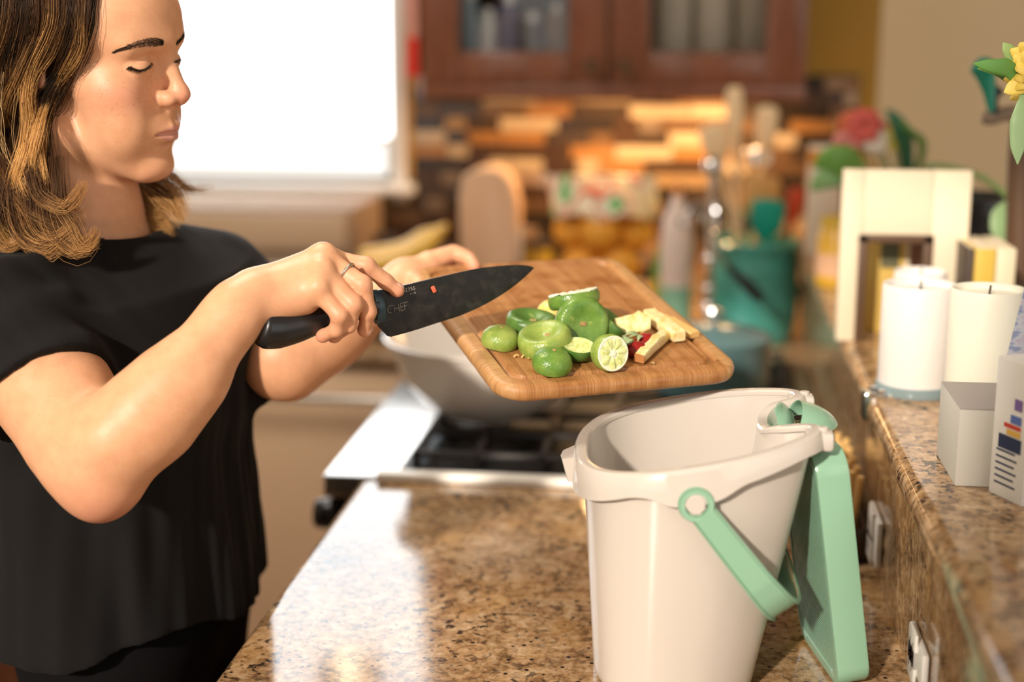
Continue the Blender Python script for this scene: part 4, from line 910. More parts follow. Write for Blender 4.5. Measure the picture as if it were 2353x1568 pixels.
obj('navy_panel', (cwp(box((-.0005, .006, chh*.36), (-.0001, .036, chh*.46))[0]), box((0, 0, 0), (1, 1, 1))[1]), m_ink, ct, smooth=False)
for i in range(6):
    z_ = .012+i*.006; obj('print_line', (cwp(box((-.0004, .010+.003*(i % 2), z_), (-.0001, .038, z_+.0016))[0]), box((0, 0, 0), (1, 1, 1))[1]), m_ink, ct, smooth=False)
for i, (mm, a, b) in enumerate(((mat('red_print', (.6, .05, .03), .5), .52, .55), (mat('amber_print', (.75, .45, .08), .5), .47, .51), (mat('blue_print', (.10, .16, .45), .5), .56, .62), (mat('violet_print', (.2, .12, .35), .5), .66, .74))):
    obj('print_patch', (cwp(box((-.0005, .008, chh*a), (-.0001, .030-.004*i, chh*b))[0]), box((0, 0, 0), (1, 1, 1))[1]), mm, ct, smooth=False)
# small blue print on a wire easel, standing on the grey box
E0 = at(2296, 905, 1.31); E0[2] = ZL+gh
ea = thing('wire_easel', 'dark wire easel standing on the grey box', 'easel', E0)
obj('wire', join(tube(spline([E0, E0+np.array([.006, .0, .018]), E0+np.array([.010, .004, .034]), E0+np.array([.012, .004, .05])], 4), .0011, 6), tube(spline([E0+np.array([.042, 0, 0]), E0+np.array([.036, .0, .018]), E0+np.array([.032, .004, .034])], 4), .0011, 6), tube([E0+np.array([.010, .004, .034]), E0+np.array([.032, .004, .034])], .0011, 6), tube([E0+np.array([.021, .004, .034]), E0+np.array([.021, .03, .0])], .0011, 6)), m_iron, ea)
m_bp = mat('blue_white_print', (.6, .64, .75), .35); nt = m_bp.node_tree
setc(m_bp, ramp(nt, noise(nt, coords(nt, (1, 1, 2)), 60, 2, .5), [(.42, (.30, .36, .58)), (.52, (.66, .70, .80)), (.66, (.50, .42, .60))]))
V, F = box((.0, -.0015, 0), (.07, .0015, .115), .001); V = V@np.array([[1, 0, .16], [0, 1, 0], [0, 0, 1]]).T if False else np.c_[V[:, 0]+V[:, 2]*.17, V[:, 1], V[:, 2]]
obj('patterned_card', (V+E0+np.array([.003, -.001, .0345]), F), m_bp, label='blue and white patterned card leaning on the wire easel', cat='card')
# vase with yellow flowers just right of the view
m_stem = mat('flower_stem', (.12, .25, .06), .5); m_pet = mat('yellow_petal', (.78, .58, .10), .5, sss=.1); m_lf = mat('tulip_leaf', (.10, .26, .05), .45)
vx, vy = .47, 1.44
vs = thing('flower_vase', 'clear vase of yellow flowers at the right edge of view', 'vase', (vx, vy, ZL))
obj('vase', lathe([(.001, 0), (.035, 0), (.038, .004), (.032, .06), (.036, .14), (.044, .19), (.042, .19), (.034, .14), (.029, .06), (.001, .01)], 32, c=(vx, vy, ZL)), mat('vase_glass', (.55, .65, .6), .08, trans=.6), vs)
def flower(c, r, n_, nm, seed, d=(0, -1, .2)):
    r_ = np.random.default_rng(seed); R = frame(d); out = []
    for k in range(n_):
        a = k*2.399; rr = r*(.45+.55*(k/n_)); el = .9-.75*(k/n_)
        P = np.array([[0, 0, 0], [rr*.5*math.cos(a), rr*.5*math.sin(a), rr*.45*el], [rr*math.cos(a), rr*math.sin(a), rr*el]])+r_.normal(size=(3, 3))*r*.03
        obj('petal', tube(spline(P@R.T+np.asarray(c), 3), np.array([.08, .16, .22, .26, .26, .18, .05])*r, 7, flat=.25, up=R[:, 2]), m_pet, nm, sharp=80)
for fi, (px, py, Y, r, stem) in enumerate(((2392, 150, 1.40, .034, True), (2375, 205, 1.42, .022, True))):
    c = at(px, py, Y); obj('stem', tube(spline([(vx, vy, ZL+.03), (vx-.02, vy-.01, ZL+.2), c+np.array([.01, .005, -.05]), c], 6), .0024, 8), m_stem, vs); flower(c, r, 26, vs, fi+3, (-.6, -.7, .25))
def leaf(P, w, m, parent, name='leaf', up=(0, -1, .3)):
    S_ = spline(P, 6); n_ = len(S_); obj(name, tube(S_, np.interp(np.linspace(0, 1, n_), [0, .15, .45, .8, 1], [w*.25, w*.7, w, w*.6, w*.05]), 10, flat=.16, up=up), m, parent, sharp=80)
leaf([at(2353, 205, 1.41), at(2320, 160, 1.40), at(2280, 152, 1.39), at(2236, 146, 1.385)], .009, m_lf, vs)
leaf([at(2356, 215, 1.42), at(2330, 180, 1.42), at(2290, 160, 1.42), at(2245, 158, 1.41)], .008, m_stem, vs)
leaf([at(2356, 190, 1.42), at(2345, 150, 1.42), at(2320, 118, 1.42), at(2305, 98, 1.42)], .009, mat('pale_leaf', (.28, .42, .14), .45), vs)
leaf([at(2372, 190, 1.41), at(2352, 260, 1.39), at(2340, 320, 1.385), at(2338, 378, 1.38)], .011, mat('grey_green_leaf', (.30, .46, .22), .45), vs)
fl2 = at(2328, 198, 1.40)
leaf([fl2+np.array([.02, .0, .012]), fl2+np.array([.01, 0, .004]), fl2+np.array([0, 0, -.002]), fl2+np.array([-.008, 0, -.006])], .010, m_pet, vs, 'petal')
# houseplants and pots deeper on the ledge
def pot(name, label, c, r, h, m, cat='pot'):
    t = thing(name, label, cat, c); obj('pot', lathe([(.001, 0), (r*.72, 0), (r*.75, .003), (r*.96, h*.86), (r*1.04, h*.86), (r*1.05, h), (r*.96, h), (r*.90, h*.8), (.001, h*.78)], 30, c=c), m, t, sharp=50); return t
c = at(2240, 540, 2.22); c[2] = ZL
bp_ = pot('plant_pot', 'black pot of a trailing plant at the back of the ledge', np.array([c[0], 2.25, ZL]), .075, .155, m_black)
for P, w in (([(c[0], 2.25, ZL+.14), at(2130, 385, 2.20), at(2240, 400, 2.10), at(2335, 470, 2.05), at(2360, 520, 2.05)], None),):
    obj('stem', tube(spline(P, 8), .0045, 8), mat('vine_green', (.20, .30, .10), .5), bp_)
leaf([at(2350, 470, 2.04), at(2315, 490, 2.03), at(2300, 530, 2.02), at(2320, 570, 2.02)], .020, mat('variegated_leaf', (.30, .46, .22), .4), bp_)
leaf([at(2360, 480, 2.04), at(2345, 520, 2.03), at(2340, 560, 2.02)], .018, m_lf, bp_)
c = at(2100, 400, 2.45); pc_ = np.array([c[0], 2.48, ZL])
pp_ = pot('plant_pot', 'brown clay pot with mixed pink, white and yellow flowers', pc_, .05, .135, mat('brown_clay', (.16, .07, .04), .6))
for i, (px, py, r, col) in enumerate(((1985, 290, .030, (.62, .10, .08)), (1955, 285, .022, (.60, .13, .05)), (1945, 330, .024, (.66, .22, .20)), (2010, 322, .024, (.70, .62, .52)), (2018, 298, .016, (.45, .08, .20)), (2062, 318, .022, (.58, .50, .08)), (2050, 300, .016, (.55, .28, .05)))):
    cc = at(px, py, 2.42); mm = mat('petals_%s' % ('crimson', 'coral', 'rose', 'white', 'magenta', 'yellow', 'orange')[i], col, .6)
    obj('stem', tube(spline([pc_+np.array([0, 0, .12]), pc_+np.array([(cc[0]-pc_[0])*.5, -.03, .16]), cc], 5), .002, 6), m_stem, pp_)
    for k in range(7):
        a = k*.9; d = np.array([math.cos(a), -.35, math.sin(a)])*r; obj('petal', sphere(cc+d*.55, r*.5, 10, 7, (1, .5, 1)), mm, pp_)
leaf([pc_+np.array([0, 0, .12]), at(2080, 330, 2.40), at(2060, 280, 2.38), at(2035, 250, 2.38)], .016, mat('dark_leaf', (.03, .14, .07), .5), pp_)
leaf([pc_+np.array([0, 0, .12]), at(2120, 340, 2.40), at(2090, 300, 2.38), at(2055, 270, 2.38)], .008, m_lf, pp_)
leaf([at(1985, 420, 2.36), at(1955, 385, 2.32), at(1915, 365, 2.30), at(1868, 385, 2.30)], .030, mat('bright_leaf', (.16, .38, .07), .4), pp_)
leaf([at(1960, 400, 2.34), at(1925, 400, 2.31), at(1890, 415, 2.30), at(1862, 440, 2.30)], .022, mat('mid_leaf', (.22, .42, .16), .4), pp_)
leaf([pc_+np.array([-.02, -.02, .13]), at(2020, 400, 2.42), at(1985, 420, 2.36)], .004, m_stem, pp_)
# packets and a mustard jar at the far end of the ledge
for i, (px0, px1, pyt, Y, m, lab) in enumerate(((1860, 1935, 335, 2.62, mat('white_orange_packet', (.82, .70, .56), .5), 'pale packet with orange top behind the bright leaf'), (1945, 2020, 370, 2.60, mat('cream_orange_packet', (.70, .46, .26), .5), 'cream and orange packet behind the brown clay pot'))):
    x0, x1 = at(px0, 400, Y)[0], at(px1, 400, Y)[0]; zt_ = at(px0, pyt, Y)[2]; t = thing('food_packet', lab, 'packet', ((x0+x1)/2, Y+.02, ZL))
    obj('packet', box((x0, Y, ZL), (x1, Y+.04, zt_), .002), m, t); obj('top_band', box((x0-.0006, Y-.0006, zt_-.035), (x1+.0006, Y+.0406, zt_-.008)), mat('orange_band', (.72, .30, .05), .5), t)
c = np.array([.236, 2.30, ZL])
mj = thing('mustard_jar', 'mustard yellow jar at the far corner of the ledge', 'jar', c)
obj('jar_body', lathe([(.001, 0), (.028, 0), (.031, .004), (.031, .08), (.026, .092), (.024, .098)], 28, c=c), mat('mustard_yellow', (.58, .33, .03), .3), mj)
obj('lid', lathe([(.026, .096), (.026, .112), (.001, .113)], 28, c=c), mat('yellow_lid', (.60, .40, .05), .4), mj)
obj('label', lathe([(.0313, .02), (.0313, .055)], 28, False, False, c=c), mat('peach_label', (.72, .42, .25), .5), mj)
for i, (px0, px1, Y, col, lab) in enumerate(((2240, 2288, 1.80, (.56, .38, .05), 'mustard spined book right of the cream panel'), (2290, 2335, 1.80, (.66, .58, .40), 'cream spined book beside the mustard one'), (2225, 2238, 1.80, (.05, .03, .02), 'thin dark book right of the cream panel'))):
    x0, x1 = at(px0, 600, Y)[0], at(px1, 600, Y)[0]; zt_ = at(px0, 572, Y)[2]; t = thing('book', lab, 'book', ((x0+x1)/2, Y+.05, ZL))
    obj('cover', box((x0, Y, ZL), (x1, Y+.11, zt_), .0015), mat('cover_%d' % i if False else ('mustard_spine', 'cream_spine', 'dark_spine')[i], col, .5), t)
    obj('pages', box((x0+.002, Y+.003, zt_-.0005), (x1-.002, Y+.109, zt_+.0006)), m_creamw, t)
# teal ornament on a dark branch stand
c = at(2330, 330, 1.95); c = np.array([c[0]+.02, 1.98, ZL])
br = thing('branch_stand', 'dark driftwood branch standing at the right of the ledge', 'branch', c)
obj('trunk', tube(spline([c, c+np.array([.004, 0, .10]), at(2345, 330, 1.98), at(2350, 250, 1.97)], 6), np.interp(np.linspace(0, 1, 19), [0, .5, 1], [.022, .018, .010]), 12), m_brn, br)
obj('branch', tube(spline([at(2352, 262, 1.97), at(2310, 262, 1.96), at(2280, 272, 1.95), at(2258, 270, 1.95)], 6), np.interp(np.linspace(0, 1, 19), [0, 1], [.011, .008]), 10), mat('grey_brown_bark', (.22, .16, .11), .7), br)
tb_ = at(2262, 158, 1.95); bs = at(2278, 262, 1.95)
bd = thing('bird_ornament', 'teal bird ornament perched on the driftwood branch', 'ornament', bs)
obj('bird_body', tube(spline([bs+np.array([.004, 0, -.004]), at(2275, 215, 1.95), at(2268, 185, 1.95), tb_, tb_+np.array([-.004, 0, .014])], 5), np.interp(np.linspace(0, 1, 21), [0, .3, .55, .8, 1], [.006, .009, .012, .018, .006]), 14), mat('teal_glaze', (.0, .22, .15), .25), bd)
obj('bird_foot', tube(spline([bs+np.array([.004, 0, -.002]), at(2282, 225, 1.95), at(2300, 205, 1.95)], 4), .007, 10), m_black, bd)
# ------------------------------------------------------------------ things between worktop and ledge
def plate(label, pa, pb, name='socket_plate', open_=False):
    """cover plate on the riser; pa, pb photograph points of its top-far and bottom-near corners"""
    A = atx(*pa, XB-.001); B_ = atx(*pb, XB-.001); y0, y1 = sorted((A[1], B_[1])); z0_, z1_ = sorted((A[2], B_[2]))
    y0 = y1-.078 if y1-y0 > .09 or True else y0; t = thing(name, label, 'socket', (XB, (y0+y1)/2, z0_))
    z0_ = max(z0_, ZC+.006); z1_ = min(z1_, ZL-.036)
    obj('plate', box((XB-.0075, y0, z0_), (XB-.0005, y1, z1_), .003), mat('white_switch_plastic', (.76, .74, .70), .35), t)
    for f in (.27, .73):
        zc_ = z0_+(z1_-z0_)*f; s_ = obj('socket', box((XB-.0105, (y0+y1)/2-.017, zc_-.017), (XB-.007, (y0+y1)/2+.017, zc_+.017), .0025), mat('white_switch_plastic', (.76, .74, .70), .35), t)
        obj('slots', join(box((XB-.0108, (y0+y1)/2-.008, zc_-.006), (XB-.0104, (y0+y1)/2-.006, zc_+.006)), box((XB-.0108, (y0+y1)/2+.006, zc_-.006), (XB-.0104, (y0+y1)/2+.008, zc_+.006))), m_dark, s_)
    return t
plate('white wall socket on the granite riser, the farther one', (2010, 1150), (2042, 1362))
tnear = plate('white wall socket with cover on the granite riser, the nearer one', (2105, 1425), (2150, 1640))
# dark holder of bamboo sticks against the riser and a red jar, at the end of the worktop by the range
hx0, hx1, hy0, hy1 = XB-.062, XB-.006, 1.565, 1.775
hb_ = thing('stick_holder', 'low dark holder for bamboo sticks against the granite riser', 'holder', ((hx0+hx1)/2, (hy0+hy1)/2, ZC))
obj('tray', join(box((hx0, hy0, ZC+.0005), (hx1, hy1, ZC+.005), .001), box((hx0, hy0, ZC+.0005), (hx0+.004, hy1, ZC+.040), .001), box((hx1-.004, hy0, ZC+.0005), (hx1, hy1, ZC+.040), .001), box((hx0+.004, hy0, ZC+.0005), (hx1-.004, hy0+.004, ZC+.040), .001), box((hx0+.004, hy1-.004, ZC+.0005), (hx1-.004, hy1, ZC+.040), .001)), mat('dark_wood_tray', (.05, .025, .012), .5), hb_)
nst = 15
for i in range(nst):
    y0 = hy0+.014+i*(hy1-hy0-.028)/(nst-1); xo = .012*((i*7) % 3-1); zt_ = ZC+.098+.006*math.sin(i*2.1)
    a = np.array([(hx0+hx1)/2+xo, y0, ZC+.0062]); b_ = np.array([(hx0+hx1)/2+xo+.008, y0-.010, zt_])
    which = ('nearest', 'second nearest', 'third nearest', 'fourth nearest', 'fifth nearest', 'sixth nearest', 'seventh nearest', 'middle', 'seventh farthest', 'sixth farthest', 'fifth farthest', 'fourth farthest', 'third farthest', 'second farthest', 'farthest')[i]
    obj('bamboo_stick', tube([a, (a+b_)/2, b_], .0042, 7), mat('stick_bamboo', (.80, .52, .20), .4), label='bamboo stick in the dark holder by the riser, %s of the row' % which, cat='stick', group='bamboo sticks by the range')
rj = thing('red_jar', 'small red jar behind the hinge of the compost bin', 'jar', (.120, 1.70, ZC))
obj('jar_body', lathe([(.001, 0), (.026, 0), (.029, .004), (.029, .060), (.024, .070)], 26, c=(.120, 1.70, ZC)), mat('red_glaze', (.30, .02, .012), .3), rj)
obj('lid', lathe([(.025, .069), (.025, .080), (.001, .081)], 26, c=(.120, 1.70, ZC)), mat('dark_red_lid', (.18, .015, .01), .4), rj)
kr = thing('metal_clip', 'small shiny steel clip on the edge of the ledge', 'clip', (XB-.004, 1.60, ZL))
obj('clip_body', box((XB-.016, 1.585, ZL-.030), (XB+.018, 1.615, ZL+.004), .003), m_chrome, kr)
obj('clip_ring', tube([(XB+.002+.010*math.cos(a), 1.60+.010*math.sin(a), ZL+.006) for a in np.linspace(0, 6.28, 20)], .002, 6), m_chrome, kr)
# ------------------------------------------------------------------ implicit-surface modelling for the figure
def s_cone(a, b, ra, rb):
    a, b = np.asarray(a, float), np.asarray(b, float); ba = b-a; l2 = ba@ba
    def f(P):
        pa = P-a; t = np.clip(pa@ba/l2, 0, 1); return np.linalg.norm(pa-t[:, None]*ba, axis=1)-(ra+(rb-ra)*t)
    return f
def s_ell(c, r, R=None):
    c, r = np.asarray(c, float), np.asarray(r, float)
    def f(P):
        q = P-c
        if R is not None: q = q@R
        k0 = np.linalg.norm(q/r, axis=1); k1 = np.linalg.norm(q/(r*r), axis=1); return k0*(k0-1)/(k1+1e-9)
    return f
def s_chain(P, R):
    fs = [s_cone(P[i], P[i+1], R[i], R[i+1]) for i in range(len(P)-1)]
    def f(X):
        d = fs[0](X)
        for g in fs[1:]: d = np.minimum(d, g(X))
        return d
    return f
def su(a, b, k):
    if k <= 0: return np.minimum(a, b)
    h = np.clip(.5+.5*(b-a)/k, 0, 1); return b+(a-b)*h-k*h*(1-h)
def ss(a, b, k):       # a minus b
    return -su(-a, b, k)
def field(ops):
    def f(P):
        d = None
        for op, g, k in ops:
            e = g(P)
            if d is None: d = e
            elif op == 'u': d = su(d, e, k)
            elif op == 's': d = ss(d, e, k)
            else: d = -su(-d, -e, k)       # intersection
        return d
    return f
def polygonise(f, lo, hi, h, blk=8):
    """naive surface nets of f=0 in the box, evaluated only in blocks near the surface"""
    lo = np.asarray(lo, float); n = np.ceil((np.asarray(hi)-lo)/h/blk).astype(int)
    ci = np.stack(np.meshgrid(*[np.arange(k) for k in n], indexing='ij'), -1).reshape(-1, 3)
    cc = lo+(ci*blk+blk/2)*h; dc = np.concatenate([f(c) for c in np.array_split(cc, max(1, len(cc)//100000))])
    G = np.repeat(np.repeat(np.repeat(dc.reshape(n).astype(np.float32), blk, 0), blk, 1), blk, 2)
    keep = ci[np.abs(dc) < blk*h*.5*1.75*1.15+.010]
    off = np.stack(np.meshgrid(*[np.arange(blk)]*3, indexing='ij'), -1).reshape(-1, 3)
    for ch in np.array_split(keep, max(1, len(keep)//300)):
        idx = (ch[:, None, :]*blk+off[None]).reshape(-1, 3); G[idx[:, 0], idx[:, 1], idx[:, 2]] = f(lo+idx*h)
    S = G < 0
    c8 = [S[i:S.shape[0]-1+i, j:S.shape[1]-1+j, k:S.shape[2]-1+k] for i in (0, 1) for j in (0, 1) for k in (0, 1)]
    cnt = sum(x.astype(np.int8) for x in c8); act = (cnt > 0) & (cnt < 8)
    cell = np.argwhere(act); vid = np.full(act.shape, -1, np.int32); vid[act] = np.arange(len(cell))
    acc = np.zeros((len(cell), 3)); num = np.zeros(len(cell))
    cor = [(i, j, k) for i in (0, 1) for j in (0, 1) for k in (0, 1)]
    val = np.stack([G[cell[:, 0]+i, cell[:, 1]+j, cell[:, 2]+k] for i, j, k in cor], 1)
    for a in range(8):
        for b in range(a+1, 8):
            d = np.subtract(cor[b], cor[a])
            if np.abs(d).sum() != 1: continue
            m = (val[:, a] < 0) != (val[:, b] < 0); t = val[m, a]/(val[m, a]-val[m, b])
            acc[m] += np.array(cor[a])+t[:, None]*d; num[m] += 1
    V = lo+(cell+acc/num[:, None])*h; F = []
    for ax in range(3):
        sl0 = [slice(None)]*3; sl1 = [slice(None)]*3; sl0[ax] = slice(0, -1); sl1[ax] = slice(1, None)
        A, B = S[tuple(sl0)], S[tuple(sl1)]; e = np.argwhere(A != B); o1, o2 = [(1, 2), (2, 0), (0, 1)][ax]
        ok = (e[:, o1] > 0) & (e[:, o2] > 0) & (e[:, o1] < act.shape[o1]) & (e[:, o2] < act.shape[o2]); e = e[ok]
        q = []
        for d1, d2 in ((-1, -1), (0, -1), (0, 0), (-1, 0)):
            x = e.copy(); x[:, o1] += d1; x[:, o2] += d2; q.append(vid[x[:, 0], x[:, 1], x[:, 2]])
        q = np.stack(q, 1); fl = ~A[tuple(e.T)]; q[fl] = q[fl][:, ::-1]; F.append(q[(q >= 0).all(1)])
    F = np.vstack(F)
    return V, F
def relax(V, F, it=2, lam=.5):
    """a few passes of neighbour averaging"""
    e = np.vstack([F[:, [0, 1]], F[:, [1, 2]], F[:, [2, 3]], F[:, [3, 0]]]); e = np.vstack([e, e[:, ::-1]])
    deg = np.bincount(e[:, 0], minlength=len(V)).astype(float); deg[deg == 0] = 1
    for _ in range(it):
        S = np.stack([np.bincount(e[:, 0], weights=V[e[:, 1], i], minlength=len(V)) for i in range(3)], 1); V = V+lam*(S/deg[:, None]-V)
    return V
def fast_mesh(name, V, F, m, col=None):
    me = bpy.data.meshes.new(name); F = np.asarray(F, np.int32)
    me.vertices.add(len(V)); me.vertices.foreach_set('co', np.asarray(V, np.float32).ravel())
    me.loops.add(F.size); me.loops.foreach_set('vertex_index', F.ravel()); me.polygons.add(len(F))
    me.polygons.foreach_set('loop_start', np.arange(len(F), dtype=np.int32)*F.shape[1])
    try: me.polygons.foreach_set('loop_total', np.full(len(F), F.shape[1], np.int32))
    except Exception: pass
    me.polygons.foreach_set('use_smooth', np.ones(len(F), bool))
    if col is not None:
        a = me.attributes.new('tone', 'FLOAT_COLOR', 'POINT'); a.data.foreach_set('color', np.c_[col, np.ones(len(V))].astype(np.float32).ravel())
    me.materials.append(m); me.update(calc_edges=True); me.validate(); return me
def child(name, me, parent, label=None, kind=None):
    o = bpy.data.objects.new(name, me); COL.objects.link(o); o.parent = parent
    M = mw(parent).inverted(); me.transform(M); _MW[o.name] = mw(parent); return tag(o, label, None, None, kind)
# ------------------------------------------------------------------ the person
HP0 = np.array([-.6125, 1.4065, 1.4755])
def _rm(yaw, pit, rol):
    cy, sy, cp, sp_, cr, sr = math.cos(yaw), math.sin(yaw), math.cos(pit), math.sin(pit), math.cos(rol), math.sin(rol)
    return np.array([[cy, -sy, 0], [sy, cy, 0], [0, 0, 1]])@np.array([[cp, 0, sp_], [0, 1, 0], [-sp_, 0, cp]])@np.array([[1, 0, 0], [0, cr, -sr], [0, sr, cr]])
HR = _rm(-.13, .118, .085)
def hw(p): return np.asarray(p, float)@HR.T+HP0          # head space -> world
def inh(g): return lambda P: g((P-HP0)@HR)
def both(fn):
    """mirror a head-space primitive to both sides"""
    def f(P):
        Q = P.copy(); Q[:, 1] = -np.abs(Q[:, 1]); return fn(Q)
    return f
E_, C_, K_ = s_ell, s_cone, s_chain
def ear_chain(P, R):
    S_ = spline(np.c_[np.array(P), np.array(R)], 4); return K_(S_[:, :3], S_[:, 3])
head_ops = [
 ('u', E_((-.012, 0, .052), (.095, .074, .084)), 0),
 ('u', E_((.046, 0, .058), (.053, .062, .056)), .020),
 ('u', E_((.042, 0, -.012), (.049, .055, .060)), .020),
 ('u', E_((.048, 0, -.060), (.043, .038, .034)), .018),
 ('u', both(C_((.000, -.047, -.056), (.072, -.015, -.0855), .0150, .0138)), .020),
 ('u', E_((.0815, 0, -.0840), (.0155, .0180, .0140)), .014),
 ('u', both(E_((.054, -.044, -.006), (.026, .019, .019))), .022),
 ('u', both(E_((.060, -.034, -.042), (.027, .023, .028))), .022),
 ('u', both(C_((.0910, -.008, .0440), (.074, -.045, .0410), .0092, .0085)), .016),
 ('s', both(E_((.0985, -.0300, .0225), (.0160, .0180, .0105))), .012),
 ('u', both(E_((.0735, -.0300, .0195), (.0158, .0165, .0140))), .004),
 ('s', both(K_([(.0905, -.0150, .0250), (.0915, -.0230, .0300), (.0895, -.0330, .0305), (.0815, -.0430, .0270)], [.0006, .0011, .0011, .0006])), .004),
 ('s', both(K_([(.0895, -.0165, .0175), (.0915, -.0240, .0135), (.0890, -.0345, .0125), (.0815, -.0440, .0160)], [.0004, .0006, .0006, .0004])), .0025),
 # nose
 ('u', C_((.0905, 0, .030), (.1040, 0, -.001), .0074, .0080), .011),
 ('u', E_((.1070, 0, -.0075), (.0103, .0100, .0090)), .007),
 ('u', both(E_((.0975, -.0122, -.0120), (.0098, .0066, .0078))), .006),
 ('u', C_((.1075, 0, -.0145), (.0970, 0, -.0195), .0042, .0050), .005),
 ('s', both(E_((.1020, -.0064, -.0195), (.0060, .0032, .0034))), .003),
 # muzzle, lips
 ('u', E_((.0770, 0, -.0430), (.0235, .0275, .0200)), .014),
 ('u', both(C_((.0880, -.0225, -.0462), (.0990, -.0050, -.0415), .0026, .0040)), .006),
 ('u', C_((.0985, -.0050, -.0415), (.0985, .0050, -.0415), .0040, .0040), .004),
 ('u', both(C_((.0880, -.0210, -.0490), (.0978, -.0040, -.0525), .0026, .0048)), .006),
 ('s', both(K_([(.0880, -.0275, -.0488), (.0915, -.0230, -.0474), (.0965, -.0160, -.0468), (.1005, -.008, -.0468), (.1018, .0, -.0468)], [.0009, .0015, .0018, .0020, .0020])), .0026),
 ('s', E_((.1050, 0, -.0660), (.0105, .0200, .0055)), .010),
 ('s', C_((.1085, 0, -.026), (.1072, 0, -.036), .0020, .0026), .007),
 # ear
 ('u', both(E_((-.021, -.0690, .003), (.015, .0050, .027))), .006),
 ('s', both(E_((-.014, -.0755, .000), (.0085, .0055, .0120))), .005),
 ('u', both(ear_chain([(-.003, -.0680, .008), (-.006, -.0715, .022), (-.018, -.0745, .0330), (-.0300, -.0755, .0290), (-.0350, -.0755, .0140), (-.0310, -.0740, -.0040), (-.0225, -.0720, -.0190), (-.0145, -.0705, -.0255), (-.009, -.0690, -.0200)],
      [.0026, .0032, .0034, .0034, .0032, .0032, .0040, .0050, .0038])), .004),
 ('u', both(ear_chain([(-.020, -.0735, .024), (-.0255, -.0745, .010), (-.0205, -.0725, -.008)], [.0024, .0027, .0024])), .005),
 ('u', both(E_((-.0045, -.0695, -.002), (.0045, .0040, .0070))), .004),
]
head_f = inh(field(head_ops))
# ---- body landmarks (world)
neck0, neck1 = hw((-.022, 0, -.035)), np.array([-.640, 1.425, 1.290])
SR, SL = np.array([-.652, 1.285, 1.256]), np.array([-.548, 1.585, 1.238])                 # shoulder joints
ER, WR = at(200, 1086, 1.170), at(562, 690, 1.232)               # near elbow, wrist
EL, WL = at(655, 822, 1.475), at(905, 672, 1.548)                # far elbow, wrist
torso_c = (SR+SL)/2
neck_ops = [('u', C_(neck0, neck1, .050, .052), .02), ('u', C_(hw((.018, 0, -.060)), neck1+np.array([.035, 0, .005]), .026, .030), .03),
            ('u', C_(hw((-.022, -.052, -.035)), neck1+np.array([.052, -.018, -.03]), .013, .012), .02),      # the long neck muscle
            ('u', C_(SR+np.array([0, .06, .01]), SL+np.array([0, -.06, .01]), .038, .038), .05),
            ('u', C_(neck1+np.array([0, 0, .02]), neck1+np.array([.03, .02, -.16]), .055, .095), .05),
            ('u', C_(neck1+np.array([.055, -.012, -.022]), SR+np.array([.05, .06, .01]), .008, .008), .02),
            ('u', C_(neck1+np.array([.055, .012, -.022]), SL+np.array([.05, -.06, .01]), .008, .008), .02)]
# head and neck, one smooth skin
def skin_head(P): return su(head_f(P), field([('u',)+o[1:] for o in neck_ops])(P), .016)

# ---- near arm and hand holding the knife
def ay(px, py, Y): return at(px, py, Y)
arm_ops = [('u', C_(SR, SR+(ER-SR)*.45, .040, .0505), 0), ('u', C_(SR+(ER-SR)*.45, ER+np.array([-.002, .004, .016]), .0500, .0415), .02),
  ('u', C_(SR+(ER-SR)*.62+np.array([.010, 0, .0]), SR+(ER-SR)*.80+np.array([.008, 0, 0]), .044, .040), .03),
  ('u', E_(at(232, 1138, 1.168), (.020, .026, .020)), .026),            # point of the elbow
  ('u', C_(at(240, 1075, 1.165), at(350, 950, 1.176), .0385, .0372), .030),
  ('u', C_(at(350, 950, 1.176), at(432, 862, 1.190), .0372, .0305), .03),
  ('u', C_(at(432, 862, 1.190), at(514, 752, 1.216), .0305, .0242), .03),
  ('u', C_(at(514, 752, 1.216), at(552, 706, 1.228), .0242, .0225), .02),
  ('u', C_(at(258, 1005, 1.152), at(370, 895, 1.172), .024, .018), .03),  # brachioradialis
  ('u', C_(at(552, 706, 1.228), at(590, 678, 1.240), .0225, .0228), .02)]
# palm: back of the hand from wrist to knuckles
MC = dict(i=at(755, 598, 1.290), m=at(742, 593, 1.272), r=at(738, 624, 1.256), p=at(728, 662, 1.246))
Wc = at(585, 684, 1.243)
arm_ops += [('u', C_(Wc+np.array([0, .012, .004]), MC['i'], .0175, .0125), .014), ('u', C_(Wc+np.array([0, .004, .004]), MC['m'], .0175, .0130), .012),
  ('u', C_(Wc+np.array([0, -.002, 0]), MC['r'], .0175, .0122), .012), ('u', C_(Wc+np.array([0, -.004, -.010]), MC['p'], .0165, .0112), .012),
  ('u', C_(at(598, 712, 1.244), at(700, 688, 1.252), .0150, .0140), .014),          # ulnar edge of the palm
  ('u', C_(at(612, 690, 1.262), at(690, 668, 1.280), .018, .016), .016),            # thumb side of the palm
  ('u', E_(at(742, 585, 1.271), (.0085, .0085, .0075)), .012), ('u', E_(at(740, 620, 1.251), (.0085, .008, .008)), .010), ('u', E_(at(733, 660, 1.240), (.008, .008, .008)), .010)]
fing = {'i': ([MC['i'], at(842, 611, 1.292), at(886, 647, 1.300), at(913, 667, 1.3045)], [.0112, .0088, .0078, .0066]),
        'm': ([MC['m'], at(833, 655, 1.262), at(846, 716, 1.265), at(838, 758, 1.276)], [.0116, .0092, .0080, .0068]),
        'r': ([MC['r'], at(812, 699, 1.250), at(801, 747, 1.256), at(768, 772, 1.268)], [.0112, .0090, .0080, .0068]),
        'p': ([MC['p'], at(780, 724, 1.241), at(773, 758, 1.246), at(742, 772, 1.256)], [.0102, .0082, .0073, .0064])}
fg_ops = []
